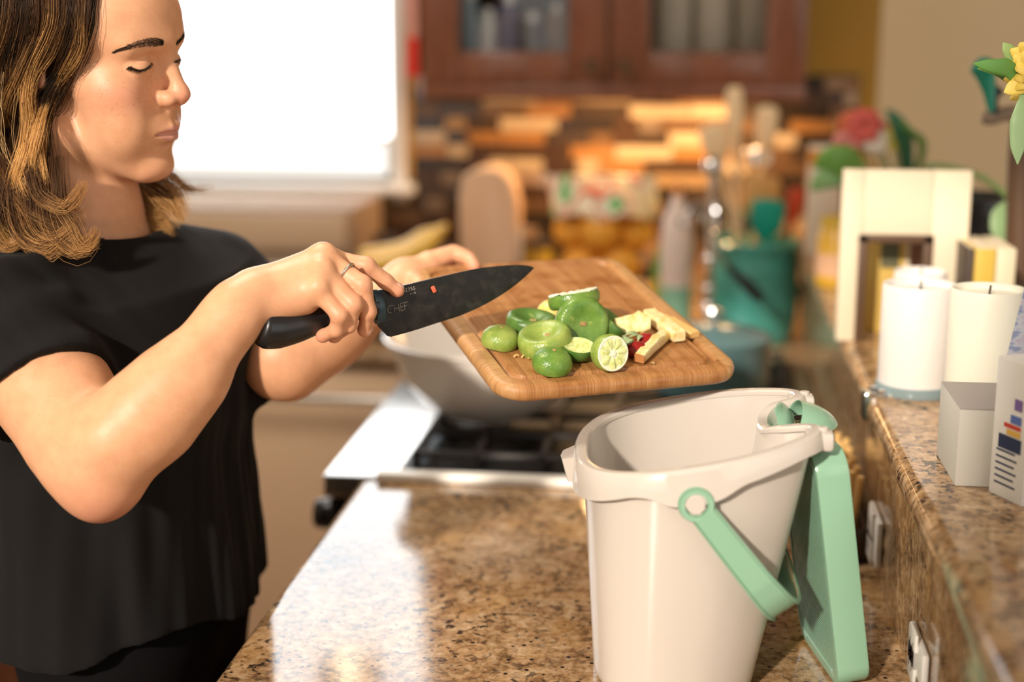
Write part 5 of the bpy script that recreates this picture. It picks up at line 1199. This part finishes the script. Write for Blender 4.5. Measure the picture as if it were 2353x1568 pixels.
for k_, (P_, R_) in fing.items():
    R_ = [R_[0]*.96, R_[1]*.92, R_[2]*.92, R_[3]*.95]
    fg_ops.append(('u', field([('u', K_(P_, R_), 0), ('u', E_(P_[1], (R_[1]*1.12,)*3), .003), ('u', E_(P_[2], (R_[2]*1.07,)*3), .003), ('u', E_(P_[3], (R_[3]*1.04,)*3), .003)]), .0011))
arm_ops.append(('u', field(fg_ops), .0060))
# thumb: leaves the radial side of the palm and closes on the far side of the handle
arm_ops.append(('u', K_([at(640, 690, 1.272), at(705, 690, 1.300), at(770, 705, 1.313), at(825, 712, 1.322)], [.0165, .0128, .0102, .0084]), .008))
arm_f0 = field(arm_ops)
# creases at the wrist and elbow
def arm_f(P):
    d = arm_f0(P)
    for pts, r in ((((178, 948), (195, 915), (212, 890)), .0060),):
        Yc = 1.16 if pts[0][0] < 300 else 1.222
        d = ss(d, s_chain([at(*q_, Yc - (.034 if pts[0][0] < 300 else .004)) for q_ in pts], [r]*3)(P), .005 if r < .002 else .018)
    return d
# ---- far arm and hand on the board
Dc = bb(.004, L_b, -.008)          # far left corner of the board
def bx_(s, t, h): return bb(s, t, h)
farm_ops = [('u', C_(SL, EL, .042, .042), 0), ('u', C_(EL, EL+(WL-EL)*.4, .041, .037), .03), ('u', C_(EL+(WL-EL)*.4, WL, .037, .0235), .03)]
q0 = at(932, 646, 1.562)
farm_ops += [('u', C_(WL, q0, .0230, .0180), .02), ('u', C_(q0, at(985, 606, 1.580), .0185, .0135), .016), ('u', C_(q0, at(985, 640, 1.592), .0185, .0150), .016), ('u', C_(q0, at(975, 675, 1.596), .0185, .0140), .016)]
lf = [([at(985, 604, 1.580), at(1042, 581, 1.596), at(1076, 594, 1.590), at(1090, 613, 1.576)], [.0125, .0098, .0086, .0072]),
      ([at(985, 628, 1.590), at(1052, 603, 1.608), at(1086, 613, 1.604), at(1098, 632, 1.592)], [.0122, .0096, .0084, .0072]),
      ([at(980, 655, 1.596), at(1045, 632, 1.612), at(1078, 644, 1.606), at(1086, 662, 1.590)], [.0115, .0092, .0080, .0070]),
      ([at(972, 680, 1.598), at(1025, 662, 1.612), at(1052, 672, 1.604), at(1058, 688, 1.590)], [.0105, .0084, .0074, .0064]),
      ([at(938, 640, 1.556), at(958, 650, 1.536), at(972, 668, 1.520), at(982, 690, 1.508)], [.0135, .0110, .0094, .0078])]
for P_, R_ in lf: farm_ops.append(('u', K_(P_, R_), .004))
farm_f = field(farm_ops)

# ---- mesh the skin, region by region (the joins lie under the shirt)
parts_ = []
lo_h = hw((.02, 0, .02))-np.array([.16, .13, .22]); hi_h = hw((.02, 0, .02))+np.array([.13, .13, .145])
V1, F1 = polygonise(skin_head, lo_h, hi_h, .0015); V1 = relax(V1, F1, 1, .5); parts_.append((V1, F1))
allp = np.vstack([ER, WR, SR]+[np.asarray(p_) for p_, _ in fing.values()]); V2, F2 = polygonise(arm_f, allp.min(0)-.065, allp.max(0)+.065, .0017); V2 = relax(V2, F2, 2, .5); parts_.append((V2, F2))
allp = np.vstack([EL, WL, SL]+[np.asarray(p_) for p_, _ in lf]); V3, F3 = polygonise(farm_f, allp.min(0)-.06, allp.max(0)+.06, .0026); V3 = relax(V3, F3, 1, .5); parts_.append((V3, F3))
def chest_f(P): return su(su(field([('u',)+o[1:] for o in neck_ops])(P), s_cone(SR, SR+(ER-SR)*.4, .038, .045)(P), .03), s_cone(SL, SL+(EL-SL)*.4, .038, .042)(P), .03)
cl_, ch_ = np.minimum(SR, SL)-np.array([.10, .06, .14]), np.maximum(SR, SL)+np.array([.16, .06, .05]); cl_[2] = 1.08
V4, F4 = polygonise(chest_f, cl_, ch_, .004)
parts_.append((V4, F4))
V, F = [], []; n0 = 0
for v_, f_ in parts_: V.append(v_); F.append(f_+n0); n0 += len(v_)
SKV, SKF = np.vstack(V), np.vstack(F)
# own colours of the skin: lips, flushed cheeks, knuckles, nails
hl_ = (SKV-HP0)@HR; tone = np.zeros((len(SKV), 3))
isl = (np.arange(len(SKV)) < len(V1))
ay_ = np.abs(hl_[:, 1])
lip_top = -.0376-.0085*np.clip((ay_-.004)/.021, 0, 1)**1.3+.0010*np.exp(-(ay_/.003)**2)*-1; lip_bot = -.0588+.0115*np.clip(ay_/.0235, 0, 1)**2
lipm = np.clip((lip_top-hl_[:, 2])/.0016, 0, 1)*np.clip((hl_[:, 2]-lip_bot)/.0022, 0, 1)*(hl_[:, 0] > .082)*np.clip((.0245-ay_)/.003, 0, 1)
tone[:, 0] = np.where(isl, lipm, 0)
def g3(c, r): return np.exp(-np.sum(((hl_*np.array([1, 1, 1])-np.array(c))/np.array(r))**2, 1))
hlm = hl_.copy(); hlm[:, 1] = -ay_
def gm(c, r): return np.exp(-np.sum(((hlm-np.array(c))/np.array(r))**2, 1))
tone[:, 1] = np.where(isl, np.clip(.9*gm((.062, -.042, -.008), (.030, .03, .016))+.75*gm((.112, 0, -.008), (.014, .014, .012))+.7*gm((-.012, -.078, .005), (.03, .012, .035))+.4*gm((.08, 0, -.09), (.03, .03, .012)), 0, 1), 0)
kn_ = np.zeros(len(SKV))
for P_, R_ in list(fing.values())+lf:
    for q_, a_ in ((P_[1], .55), (P_[2], .45), (P_[3], .9)): kn_ = np.maximum(kn_, a_*np.exp(-np.sum((SKV-q_)**2, 1)/.011**2))
kn_ = np.maximum(kn_, .7*np.exp(-np.sum((SKV-at(232, 1165, 1.15))**2, 1)/.035**2)); tone[:, 1] = np.maximum(tone[:, 1], np.where(isl, 0, kn_))
frk = np.where(isl, np.clip(gm((.075, -.03, -.005), (.06, .06, .028))*1.3+.25, 0, 1), .35); tone[:, 2] = frk

m_skin = mat('skin', (.6, .36, .24), .46, spec=.42); nt = m_skin.node_tree
at_ = nt.nodes.new('ShaderNodeAttribute'); at_.attribute_name = 'tone'; sp3 = nt.nodes.new('ShaderNodeSeparateColor'); nt.links.new(at_.outputs['Color'], sp3.inputs[0])
v = coords(nt); mott = noise(nt, v, 55, 4, .6); base_c = ramp(nt, mott, [(.3, (.66, .335, .180)), (.7, (.75, .405, .232))])
c_ = mixc(nt, sp3.outputs[1], base_c, (.68, .285, .190))
lipc = mixc(nt, sp3.outputs[0], c_, (.64, .31, .24))
# freckles: many small ones, a few larger
v1 = voro(nt, v, 300); k1 = ramp(nt, v1, [(.16, (1, 1, 1)), (.34, (0, 0, 0))]); v1c = voro(nt, v, 300, out='Color'); k1c = ramp(nt, v1c, [(.42, (0, 0, 0)), (.56, (1, 1, 1))])
v2 = voro(nt, v, 120); k2 = ramp(nt, v2, [(.08, (1, 1, 1)), (.16, (0, 0, 0))]); v2c = voro(nt, v, 120, out='Color'); k2c = ramp(nt, v2c, [(.52, (0, 0, 0)), (.60, (1, 1, 1))])
fk = mixc(nt, 1.0, mixc(nt, 1.0, k1, k1c, 'MULTIPLY'), mixc(nt, 1.0, k2, k2c, 'MULTIPLY'), 'ADD'); fk = mixc(nt, 1.0, fk, sp3.outputs[2], 'MULTIPLY'); fk = mixc(nt, 1.0, fk, (.34, .34, .34), 'MULTIPLY')
setc(m_skin, mixc(nt, fk, lipc, (.30, .115, .05)))
b_ = bsdf(m_skin); b_.inputs['Subsurface Weight'].default_value = .12; b_.inputs['Subsurface Radius'].default_value = (1, .35, .18); b_.inputs['Subsurface Scale'].default_value = .006
setn(m_skin, bump(nt, noise(nt, v, 900, 2, .5), .10, .0004))

per = thing('person', 'person in a black T-shirt with wavy brown and blonde hair scraping scraps with a knife', 'person', (-.58, 1.44, 0))
child('body', fast_mesh('body', SKV, SKF, m_skin, tone), per)
# ---- T-shirt: a loose shell over the torso with sleeves, folds and open hems
TC = np.array([-.585, 1.445]); hemz = .905
def torso_f(P):
    z = P[:, 2]; t = np.clip((1.34-z)/(1.34-hemz), 0, 1)
    cx = -.634+.018*t; cy = 1.440+.0*t; rx = .130+.012*np.sin(np.clip(t*2.2, 0, 1)*1.57)+.004*t; ry = .178+.022*t
    q = np.c_[(P[:, 0]-cx)/rx, (P[:, 1]-cy)/ry]; k = np.linalg.norm(q, axis=1); d = (k-1)*np.minimum(rx, ry)*.92
    return np.maximum(d, z-1.250)
sl_ops = [('u', torso_f, 0), ('u', s_cone(SR+np.array([.004, .05, .006]), SL+np.array([.004, -.05, .004]), .053, .052), .05),
   ('u', s_ell((-.560, 1.440, 1.200), (.088, .130, .095)), .07), ('u', s_cone(np.array([-.628, 1.43, 1.290]), np.array([-.60, 1.44, 1.20]), .064, .10), .05)]
core_f = field(sl_ops)
aR = (ER-SR)/np.linalg.norm(ER-SR); hemR = SR+(ER-SR)*.545
aL = (EL-SL)/np.linalg.norm(EL-SL); hemL = SL+(EL-SL)*.94
slR = s_cone(SR+aR*.01, hemR+aR*.02, .058, .0665); slL = s_cone(SL+aL*.01, hemL+aL*.02, .056, .062)
inR = s_cone(hemR-aR*.030, hemR+aR*.06, .0525, .0600); inL = s_cone(hemL-aL*.03, hemL+aL*.06, .048, .0555)
nk_c = neck1+np.array([.020, 0, .030]); nk_ax = np.array([.30, 0, .954])
def folds(P):
    """soft creases: vertical drape low down, diagonal pulls from the shoulder and round the sleeve"""
    x, y, z = P.T; a = np.arctan2(y-1.44, x+.575)
    low = np.clip((1.22-z)/.2, 0, 1)
    d = low*(.0034*np.sin(a*7+np.sin(z*11+a*3)*1.6)+.0020*np.sin(a*16+z*13+1.3+np.sin(a*5)*1.5)+.0008*np.sin(a*37-z*15))
    sR = np.exp(-np.sum((P-(SR+np.array([.02, -.01, -.02])))**2, 1)/.085**2)
    u = P@np.array([.62, .25, .74]); d = d+sR*(.0040*np.sin(u*150)+.0022*np.sin(u*290+x*40))
    w = P@np.array([-.45, .2, .85]); d = d+.0022*np.exp(-((z-1.16)/.07)**2)*np.sin(w*95)
    return d
def shirt_f(P):
    d = core_f(P)
    r = slR(P)+.0028*np.sin(np.clip((P-SR)@aR, -.1, .3)*120+3*(P@np.array([.3, .9, .2]))*12); r = np.maximum(r, (P-hemR)@aR)
    l = np.maximum(slL(P), (P-hemL)@aL)
    d = su(su(d, r, .022), l, .022)+folds(P)
    d = np.maximum(d, hemz+.012*np.sin((P[:, 0]+P[:, 1])*18)-P[:, 2])
    # openings
    q = P-nk_c; h = q@nk_ax; rad = np.linalg.norm(q-h[:, None]*nk_ax, axis=1); d = ss(d, np.maximum(rad-.0685, -h-.040), .004)
    d = np.maximum(d, -np.maximum(inR(P), -((P-hemR)@aR+.03))); d = np.maximum(d, -np.maximum(inL(P), -((P-hemL)@aL+.03)))
    return d
VS, FS = polygonise(shirt_f, (-.85, 1.13, hemz-.03), (-.28, 1.72, 1.385), .0030); VS = relax(VS, FS, 2, .5)
m_cot = mat('black_cotton', (.0075, .0070, .0070), .9, spec=.18, sheen=.02); nt = m_cot.node_tree
setn(m_cot, bump(nt, noise(nt, coords(nt), 1500, 2, .5), .25, .0004))
sh = child('shirt', fast_mesh('shirt', VS, FS, m_cot), per, label='loose black cotton T-shirt')
# ribbed neckband and stitched hems
def band(c, ax, r, rr, n=60, e=1.0, ref=(1, 0, 0)):
    R = frame(ax, ref); t = np.linspace(0, 2*math.pi, n+1)
    return tube(np.array([c+R@np.array([r*math.cos(a), r*e*math.sin(a), 0]) for a in t]), rr, 8)
obj('neckband', band(nk_c+nk_ax*-.014, nk_ax, .0705, .0052), m_cot, sh)
# jeans under the shirt, down to the floor
def jeans_f(P):
    a = s_cone((-.605, 1.365, .86), (-.60, 1.355, .10), .095, .062)(P); b = s_cone((-.605, 1.525, .86), (-.60, 1.535, .10), .095, .062)(P)
    return np.maximum(su(su(a, b, .03), s_ell((-.605, 1.445, .90), (.106, .165, .12))(P), .05), .06-P[:, 2])
VJ, FJ = polygonise(jeans_f, (-.78, 1.18, .03), (-.40, 1.72, 1.04), .008); child('jeans', fast_mesh('jeans', VJ, FJ, mat('black_denim', (.004, .004, .0045), .9, spec=.1)), per, label='black trousers')
for yy in (1.355, 1.535):
    V, F = sphere((-.535, yy, .03), .045, 20, 12, (2.2, 1, .66)); V[:, 2] = np.maximum(V[:, 2], .001); obj('shoe', (V, F), mat('black_shoe', (.012, .012, .012), .5), per)
# silver ring on the middle finger
a_, b_2 = fing['m'][0][0], fing['m'][0][1]; rc_ = a_+(b_2-a_)*.60; ax_ = (b_2-a_)/np.linalg.norm(b_2-a_)
obj('finger_ring', band(rc_, ax_, .0108, .0013, 40), mat('worn_silver', (.62, .58, .50), .3, metal=1), per, label='thin silver ring on the knife hand')
# fingernails
def nail(tip, prev, out, r):
    d = (tip-prev)/np.linalg.norm(tip-prev); o = out-d*(out@d); o /= np.linalg.norm(o); s_ = np.cross(d, o); c = tip+o*r*.86-d*.001
    V, F = sphere((0, 0, 0), 1, 14, 8, (.0052, .0042, .0014)); return V@np.array([d, s_, o])+c, F
m_nail = mat('nail', (.66, .40, .31), .25)
cdir = lambda p: (np.array([0, 0, CAM_H])-p)/np.linalg.norm(np.array([0, 0, CAM_H])-p)
P_ = fing['m'][0]; obj('fingernail', nail(P_[3], P_[2], np.array([.9, -.25, .1]), .0068), m_nail, per)
P_ = fing['i'][0]; obj('fingernail', nail(P_[3], P_[2], np.array([.35, -.1, 1.0]), .0066), m_nail, per)
# ---- brows and lashes, set on the skin
from mathutils.bvhtree import BVHTree
bvh = BVHTree.FromPolygons([tuple(v_) for v_ in V1], [tuple(map(int, f_)) for f_ in F1])
def on_skin(px, py):
    d = Vector(_ray(px, py)).normalized(); h = bvh.ray_cast(Vector((0, 0, CAM_H)), d)
    return (np.array(h[0]), np.array(h[1])) if h[0] is not None else (None, None)
m_hairs = mat('dark_brow_hair', (.026, .016, .010), .8, spec=.12)
def hairs(path, wid, n, L, dirs, r=.00016, seed=1, curl=0.0, mt=None):
    """short hairs along a photograph-space guide, rooted on the face"""
    rg = np.random.default_rng(seed); P = spline(np.array(path, float), 10); out = []
    for i in range(n):
        f = rg.random()**1.35; j = f*(len(P)-1); j0 = min(int(j), len(P)-2); q = P[j0]+(P[j0+1]-P[j0])*(j-j0); w = np.interp(f, np.linspace(0, 1, len(wid)), wid)
        q = q+np.array([0, np.clip(rg.normal(), -1.5, 1.5)*w*.36]); c, nn = on_skin(*q)
        if c is None: continue
        dx, dy = dirs(f); a = math.atan2(dy, dx)+rg.normal()*.13; d = (_r*math.cos(a)-_u*math.sin(a)); d = d-nn*(d@nn); d /= np.linalg.norm(d)+1e-9
        l = L*(.6+.7*rg.random()); Q = [c-nn*.0003, c+d*l*.5+nn*(.0003+curl*l*.4), c+d*l+nn*(.0001+curl*l)]; out.append(tube(spline(Q, 2), [r, r, r*.8, r*.5, r*.2], 3, False))
    return join(*out)
obj('eyebrow', hairs([(378, 98), (362, 97), (345, 97), (325, 100), (300, 107), (280, 114), (264, 120)], [8, 15, 15, 13, 9, 6, 3], 1100, .0040, lambda f: (-1, -.28+.62*f), r=.00012), m_hairs, per, label='dark arched eyebrow')
obj('eyebrow', hairs([(404, 104), (412, 96), (420, 88), (424, 84)], [7, 8, 8, 6], 260, .0040, lambda f: (.75, -.6), seed=3, r=.00012), m_hairs, per, label='far dark eyebrow')
obj('eyelashes', join(hairs([(296, 153), (306, 157), (318, 160), (332, 157), (344, 149), (348, 144)], [1.6]*6, 260, .0034, lambda f: (-.5+1.1*f, .7), seed=5, curl=.5, r=.00014), hairs([(298, 154), (308, 159), (320, 162), (334, 159), (345, 150)], [3.6]*5, 650, .0016, lambda f: (.8, .2), seed=6, curl=.1, r=.00018)), m_hairs, per, label='dark lashes of the lowered eye')
obj('eyelashes', hairs([(398, 143), (406, 138), (413, 135)], [2]*3, 70, .0050, lambda f: (.95, .1), seed=7, curl=.5, r=.00014), m_hairs, per, label='dark lashes of the far eye')
# ---- hair: strands in locks, dark at the root and blonde towards the tips
# scalp cap under the strands
def cap_f(P):
    q = (P-HP0)@HR; d = s_ell((-.016, 0, .050), (.0985, .0795, .089))(q); e = s_cone((-.055, 0, .02), (-.060, 0, -.075), .062, .050)(q); d = su(d, e, .03)
    front_ = q[:, 0]-.052+.55*np.abs(q[:, 1])+np.clip(.085-q[:, 2], 0, 1)*.55; d = np.maximum(d, front_)
    ear = np.linalg.norm((q-np.array([-.012, -.074, .004]))/np.array([.022, .03, .034]), axis=1)-1; d = np.maximum(d, -ear*.02); return d
VC, FC = polygonise(cap_f, lo_h-.03, hi_h+np.array([.02, .02, .02]), .003); VC = relax(VC, FC, 3)
_n1 = len(V1); bvh2 = BVHTree.FromPolygons([tuple(v_) for v_ in np.vstack([V1, VC])], [tuple(map(int, f_)) for f_ in np.vstack([F1, FC+_n1])])
def snap(g, lift=.004, upto=7):
    """lay the upper part of a guide on the skull"""
    g = np.array(g, float)
    for i in range(min(upto, len(g))):
        h = bvh2.ray_cast(Vector((0, 0, CAM_H)), Vector(_ray(g[i, 0], g[i, 1])).normalized())
        if h[0] is not None and h[0][1] < 1.46: g[i, 2] = h[0][1]-lift
    return g
hair_V, hair_F, hair_C = [], [], []; _hn = [0]
def lock(guide, n, spread, r=.00030, seed=0, c0=(.030, .015, .007), c1=(.42, .24, .095), blonde=.5, wave=0.0, taper=(1, 1, .6), m=2, freq=3.0, world=False):
    """guide: rows of (px, py, Y); spread in metres along the lock"""
    rg = np.random.default_rng(seed); n = int(n*1.35); r = r*.82; G = np.array(guide, float) if world else np.array([at(*g) for g in guide]); S_ = spline(G, m); k = len(S_); f = np.linspace(0, 1, k)
    T = np.gradient(S_, axis=0); T /= np.linalg.norm(T, axis=1)[:, None]; A = np.cross(T, np.array([0, 1., 0])); A /= np.linalg.norm(A, axis=1)[:, None]+1e-9; Bn = np.cross(T, A)
    wsp = np.interp(f, np.linspace(0, 1, len(taper)), taper)*spread
    O = rg.normal(size=(n, 2)); ph = rg.uniform(0, 6.28, n); am = np.abs(rg.normal(size=n))*wave; L = 1-rg.random(n)**2*.30; drift = rg.normal(size=(n, 2))*.22
    ff = f[None]*L[:, None]                                      # (n,k) parameter of each sample
    def smp(X): return np.stack([np.interp(ff, f, X[:, i]) for i in range(3)], -1)
    C = smp(S_); a_, b_ = smp(A), smp(Bn); w_ = np.interp(ff, f, wsp)
    o1 = (O[:, :1]+drift[:, :1]*ff)*w_+am[:, None]*np.sin(ff*6.28*freq+ph[:, None])*ff; o2 = ((O[:, 1:]+drift[:, 1:]*ff)*w_)*.55+am[:, None]*np.cos(ff*6.28*freq*.9+ph[:, None])*ff*.6
    C = C+a_*o1[..., None]+b_*o2[..., None]
    rr = r*np.interp(np.linspace(0, 1, k), [0, .1, .7, 1], [.8, 1, .9, .25])
    Tn = np.gradient(C, axis=1); Tn /= np.linalg.norm(Tn, axis=2)[..., None]+1e-12; N1 = np.cross(Tn, np.array([0.3, 1, 0.2])); N1 /= np.linalg.norm(N1, axis=2)[..., None]+1e-12; N2 = np.cross(Tn, N1)
    ring = [C+(N1*math.cos(t)+N2*math.sin(t))*rr[None, :, None] for t in (0, 2.094, 4.189)]
    Vv = np.stack(ring, 2).reshape(-1, 3)                         # n,k,3
    base = np.arange(n)[:, None, None]*k*3+np.arange(k-1)[None, :, None]*3; e = np.arange(3)[None, None]; e2 = (np.arange(3)+1)[None, None] % 3
    Ff = np.stack([base+e, base+e2, base+3+e2, base+3+e], -1).reshape(-1, 4)+_hn[0]
    bl = np.clip((np.linspace(0, 1, k)[None]*1.15-(1-blonde)+rg.normal(size=(n, 1))*.22)*1.6, 0, 1); sh_ = (1+rg.normal(size=(n, 1))*.22)[..., None]
    Cc = (np.array(c0)+(np.array(c1)-np.array(c0))*bl[..., None])*np.clip(sh_, .4, 1.8); hair_C.append(np.repeat(Cc[:, :, None], 3, 2).reshape(-1, 3))
    hair_V.append(Vv); hair_F.append(Ff); _hn[0] += len(Vv)
front = np.array([(214, -45, 1.372), (207, 10, 1.352), (200, 55, 1.346), (182, 110, 1.340), (150, 165, 1.336), (118, 225, 1.332), (100, 290, 1.330), (96, 360, 1.326), (112, 430, 1.318), (150, 505, 1.308), (178, 548, 1.305)], float)
back = np.array([(-60, -60, 1.40), (-85, 10, 1.372), (-95, 80, 1.352), (-98, 150, 1.338), (-95, 215, 1.330), (-85, 280, 1.324), (-70, 345, 1.320), (-45, 410, 1.316), (-5, 470, 1.310), (50, 525, 1.304), (88, 556, 1.300)], float)
rgh = np.random.default_rng(21)
def round_ear(g, u, a=3):
    """part the hair so that the ear shows between the locks"""
    if .08 < u < .20: g[a:a+4, 0] = np.maximum(g[a:a+4, 0], np.array([128, 116, 106, 98])+rgh.normal(size=4)*2)
    elif .20 <= u < .40: g[a:a+4, 0] = np.minimum(g[a:a+4, 0], np.array([40, 24, 24, 44])+rgh.normal(size=4)*4)
    return g
# under layer, dark, close to the skull and neck
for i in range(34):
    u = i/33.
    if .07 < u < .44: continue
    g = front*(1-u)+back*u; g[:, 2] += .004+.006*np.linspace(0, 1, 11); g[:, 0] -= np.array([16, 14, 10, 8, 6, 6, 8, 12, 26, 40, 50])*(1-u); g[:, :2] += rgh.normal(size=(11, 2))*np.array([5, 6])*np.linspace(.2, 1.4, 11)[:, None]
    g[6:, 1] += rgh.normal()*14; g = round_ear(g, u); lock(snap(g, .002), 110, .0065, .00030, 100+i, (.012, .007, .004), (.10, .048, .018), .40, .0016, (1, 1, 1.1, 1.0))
# outer locks with highlights
for i in range(46):
    u = (i+.5)/46+rgh.normal()*.012; g = front*(1-u)+back*u; g[:, :2] += np.cumsum(rgh.normal(size=(11, 2))*np.array([4.2, 2.0]), 0)*np.linspace(.1, 1, 11)[:, None]
    sag = rgh.uniform(-60, 34); g[7:, 1] += sag*np.array([.2, .5, .8, 1.0]); g[8:, 0] += rgh.normal()*14*np.array([.4, .8, 1.2]); g[:, 2] += rgh.uniform(-.006, .006)
    g[4:, 0] += rgh.uniform(6, 13)*np.sin(np.arange(7)*1.25+rgh.uniform(0, 6.3))*np.linspace(.25, 1, 7); g = round_ear(g, u)
    lock(snap(g, .006), 78, .0034, .00024, 200+i, (.030, .014, .006), ((.46, .20, .058), (.20, .082, .026), (.62, .33, .115))[i % 3], (.38, .12, .58, .25, .45)[i % 5], .0024, (1, .75, .85, .7))
# crown: runs from the parting over the skull, swept back, on both sides
for i in range(52):
    sd_ = -1 if i % 2 == 0 else 1; f_ = (i//2)/25.; xi = .060-.150*f_; top_ = 1.75 if f_ > .45 else .95+.6*f_; G_ = []
    for ph_ in np.linspace(.02, top_, 9):
        x_ = xi-.040*(ph_/1.5)*(1 if f_ < .7 else .2)+.016; rho = math.sqrt(max(.02, 1-(x_/.104)**2)); G_.append(hw((x_-.016, sd_*.0835*rho*math.sin(ph_), .050+.0945*rho*math.cos(ph_))))
    lock(np.array(G_)+rgh.normal(size=(9, 3))*.0006, 75, .0050, .00028, 700+i, (.022, .011, .005), (.24, .105, .034), .30, .0008, (.9, 1, 1, .9), world=True)
# the face-framing lock swept back across the temple and ear
for i in range(7):
    g = front+np.array([-3+i*-2, 0, -.004]); g[:, 0] += np.array([0, -2, -2, 2, 6, 8, 6, 2, -6, -10, -14])*.8; g[7:, 1] += -10+8*i; lock(snap(g, .008), 60, .0026, .00024, 300+i, (.05, .022, .009), (.60, .30, .095), .62, .0012, (.8, .9, 1, .9))
# broad golden locks that part round the ear
for i, (P_, n_, sp_, bl_) in enumerate((
   ([(185, -70), (192, 0), (186, 55), (190, 100), (168, 148), (128, 192), (104, 240), (86, 300), (70, 372), (84, 440), (120, 500)], 90, .0030, .85),
   ([(110, -70), (122, 0), (118, 60), (92, 120), (72, 165), (62, 215), (66, 275), (56, 350), (30, 420), (26, 480), (60, 540)], 100, .0036, .9),
   ([(70, -70), (88, 0), (84, 70), (60, 130), (34, 190), (10, 250), (18, 320), (40, 400), (70, 470), (140, 520)], 90, .0040, .7),
   ([(140, -70), (150, 0), (142, 70), (118, 130), (84, 175), (70, 225), (80, 290), (98, 370), (112, 450), (160, 530)], 60, .0022, .8),
   ([(20, -70), (30, 0), (18, 80), (-10, 150), (-14, 230), (10, 310), (40, 400), (44, 480), (90, 545)], 100, .0045, .6))):
    lock(snap([(x, y, 1.308) for x, y in P_], .010, 7), n_, sp_, .00024, 800+i, (.070, .030, .011), (.74, .40, .135), bl_-.12, .0016, (1, .9, 1, .8))
# curled ends lying on the shoulder
for i, (x0, y0, x1, y1, x2, y2) in enumerate(((20, 430, 50, 545, 130, 560), (60, 440, 90, 540, 165, 520), (100, 430, 130, 545, 205, 572), (0, 420, -20, 520, 40, 560), (130, 420, 165, 520, 215, 560), (70, 400, 120, 470, 185, 440), (30, 470, 80, 575, 150, 548), (120, 470, 150, 560, 212, 545))):
    lock([(x0, y0-60, 1.318), (x0+4, y0, 1.306), ((x0+x1)/2-6, (y0+y1)/2+12, 1.300), (x1, y1, 1.296), ((x1+x2)/2, max(y1, y2)+8, 1.294), (x2, y2, 1.296), (x2+8, y2-26, 1.300)], 90, .0036, .00024, 400+i, (.07, .030, .011), (.56, .29, .10), .55, .0016, (1.2, 1.1, .9, .6))
# far side hair falling behind the neck and under the chin
for i, (pts) in enumerate(([(245, 350), (290, 400), (315, 445), (330, 490), (352, 515), (385, 535)], [(250, 360), (300, 410), (340, 440), (362, 480), (375, 520), (398, 545)], [(240, 330), (275, 385), (300, 420), (335, 455), (365, 490), (395, 530)], [(240, 350), (285, 395), (320, 425), (360, 450), (398, 478), (420, 515)], [(245, 370), (280, 410), (305, 450), (340, 485), (370, 515), (392, 538)], [(250, 340), (300, 395), (345, 410), (385, 432), (410, 470), (425, 505)],
       [(250, 390), (285, 420), (300, 455), (320, 480), (350, 500), (372, 500)], [(300, 380), (350, 400), (385, 402), (410, 420), (440, 438), (492, 428)], [(330, 350), (378, 380), (396, 402), (420, 425), (448, 436), (478, 440)])):
    fly = i >= 7; lock([(x, y, 1.475-.055*(k_/5.)*(not fly)) for k_, (x, y) in enumerate(pts)], 34 if fly else 150, .0024 if fly else .0055, .00026, 500+i, (.035, .016, .007), (.52, .28, .10), .62 if not fly else .8, .0018, (1, 1.1, 1, .7))
for i in range(26):      # stray hairs
    u = rgh.uniform(.3, 1); g = front*(1-u)+back*u; g[:, :2] += np.cumsum(rgh.normal(size=(11, 2))*7, 0); g[:, 2] -= .004; lock(g[2:], 2, .004, .00022, 600+i, (.10, .05, .02), (.60, .38, .17), .9, .003)
m_hair = mat('brown_blonde_hair', (.2, .1, .05), .45, spec=.22); nt = m_hair.node_tree
a2 = nt.nodes.new('ShaderNodeAttribute'); a2.attribute_name = 'tone'; setc(m_hair, a2.outputs['Color'])
ho = child('hair', fast_mesh('hair', np.vstack(hair_V), np.vstack(hair_F), m_hair, np.vstack(hair_C)), per, label='wavy shoulder length hair, brown roots and blonde ends', kind='stuff')
co_ = fast_mesh('hair_roots', VC, FC, mat('dark_hair_base', (.014, .008, .005), .6)); hc = child('hair_roots', co_, per)
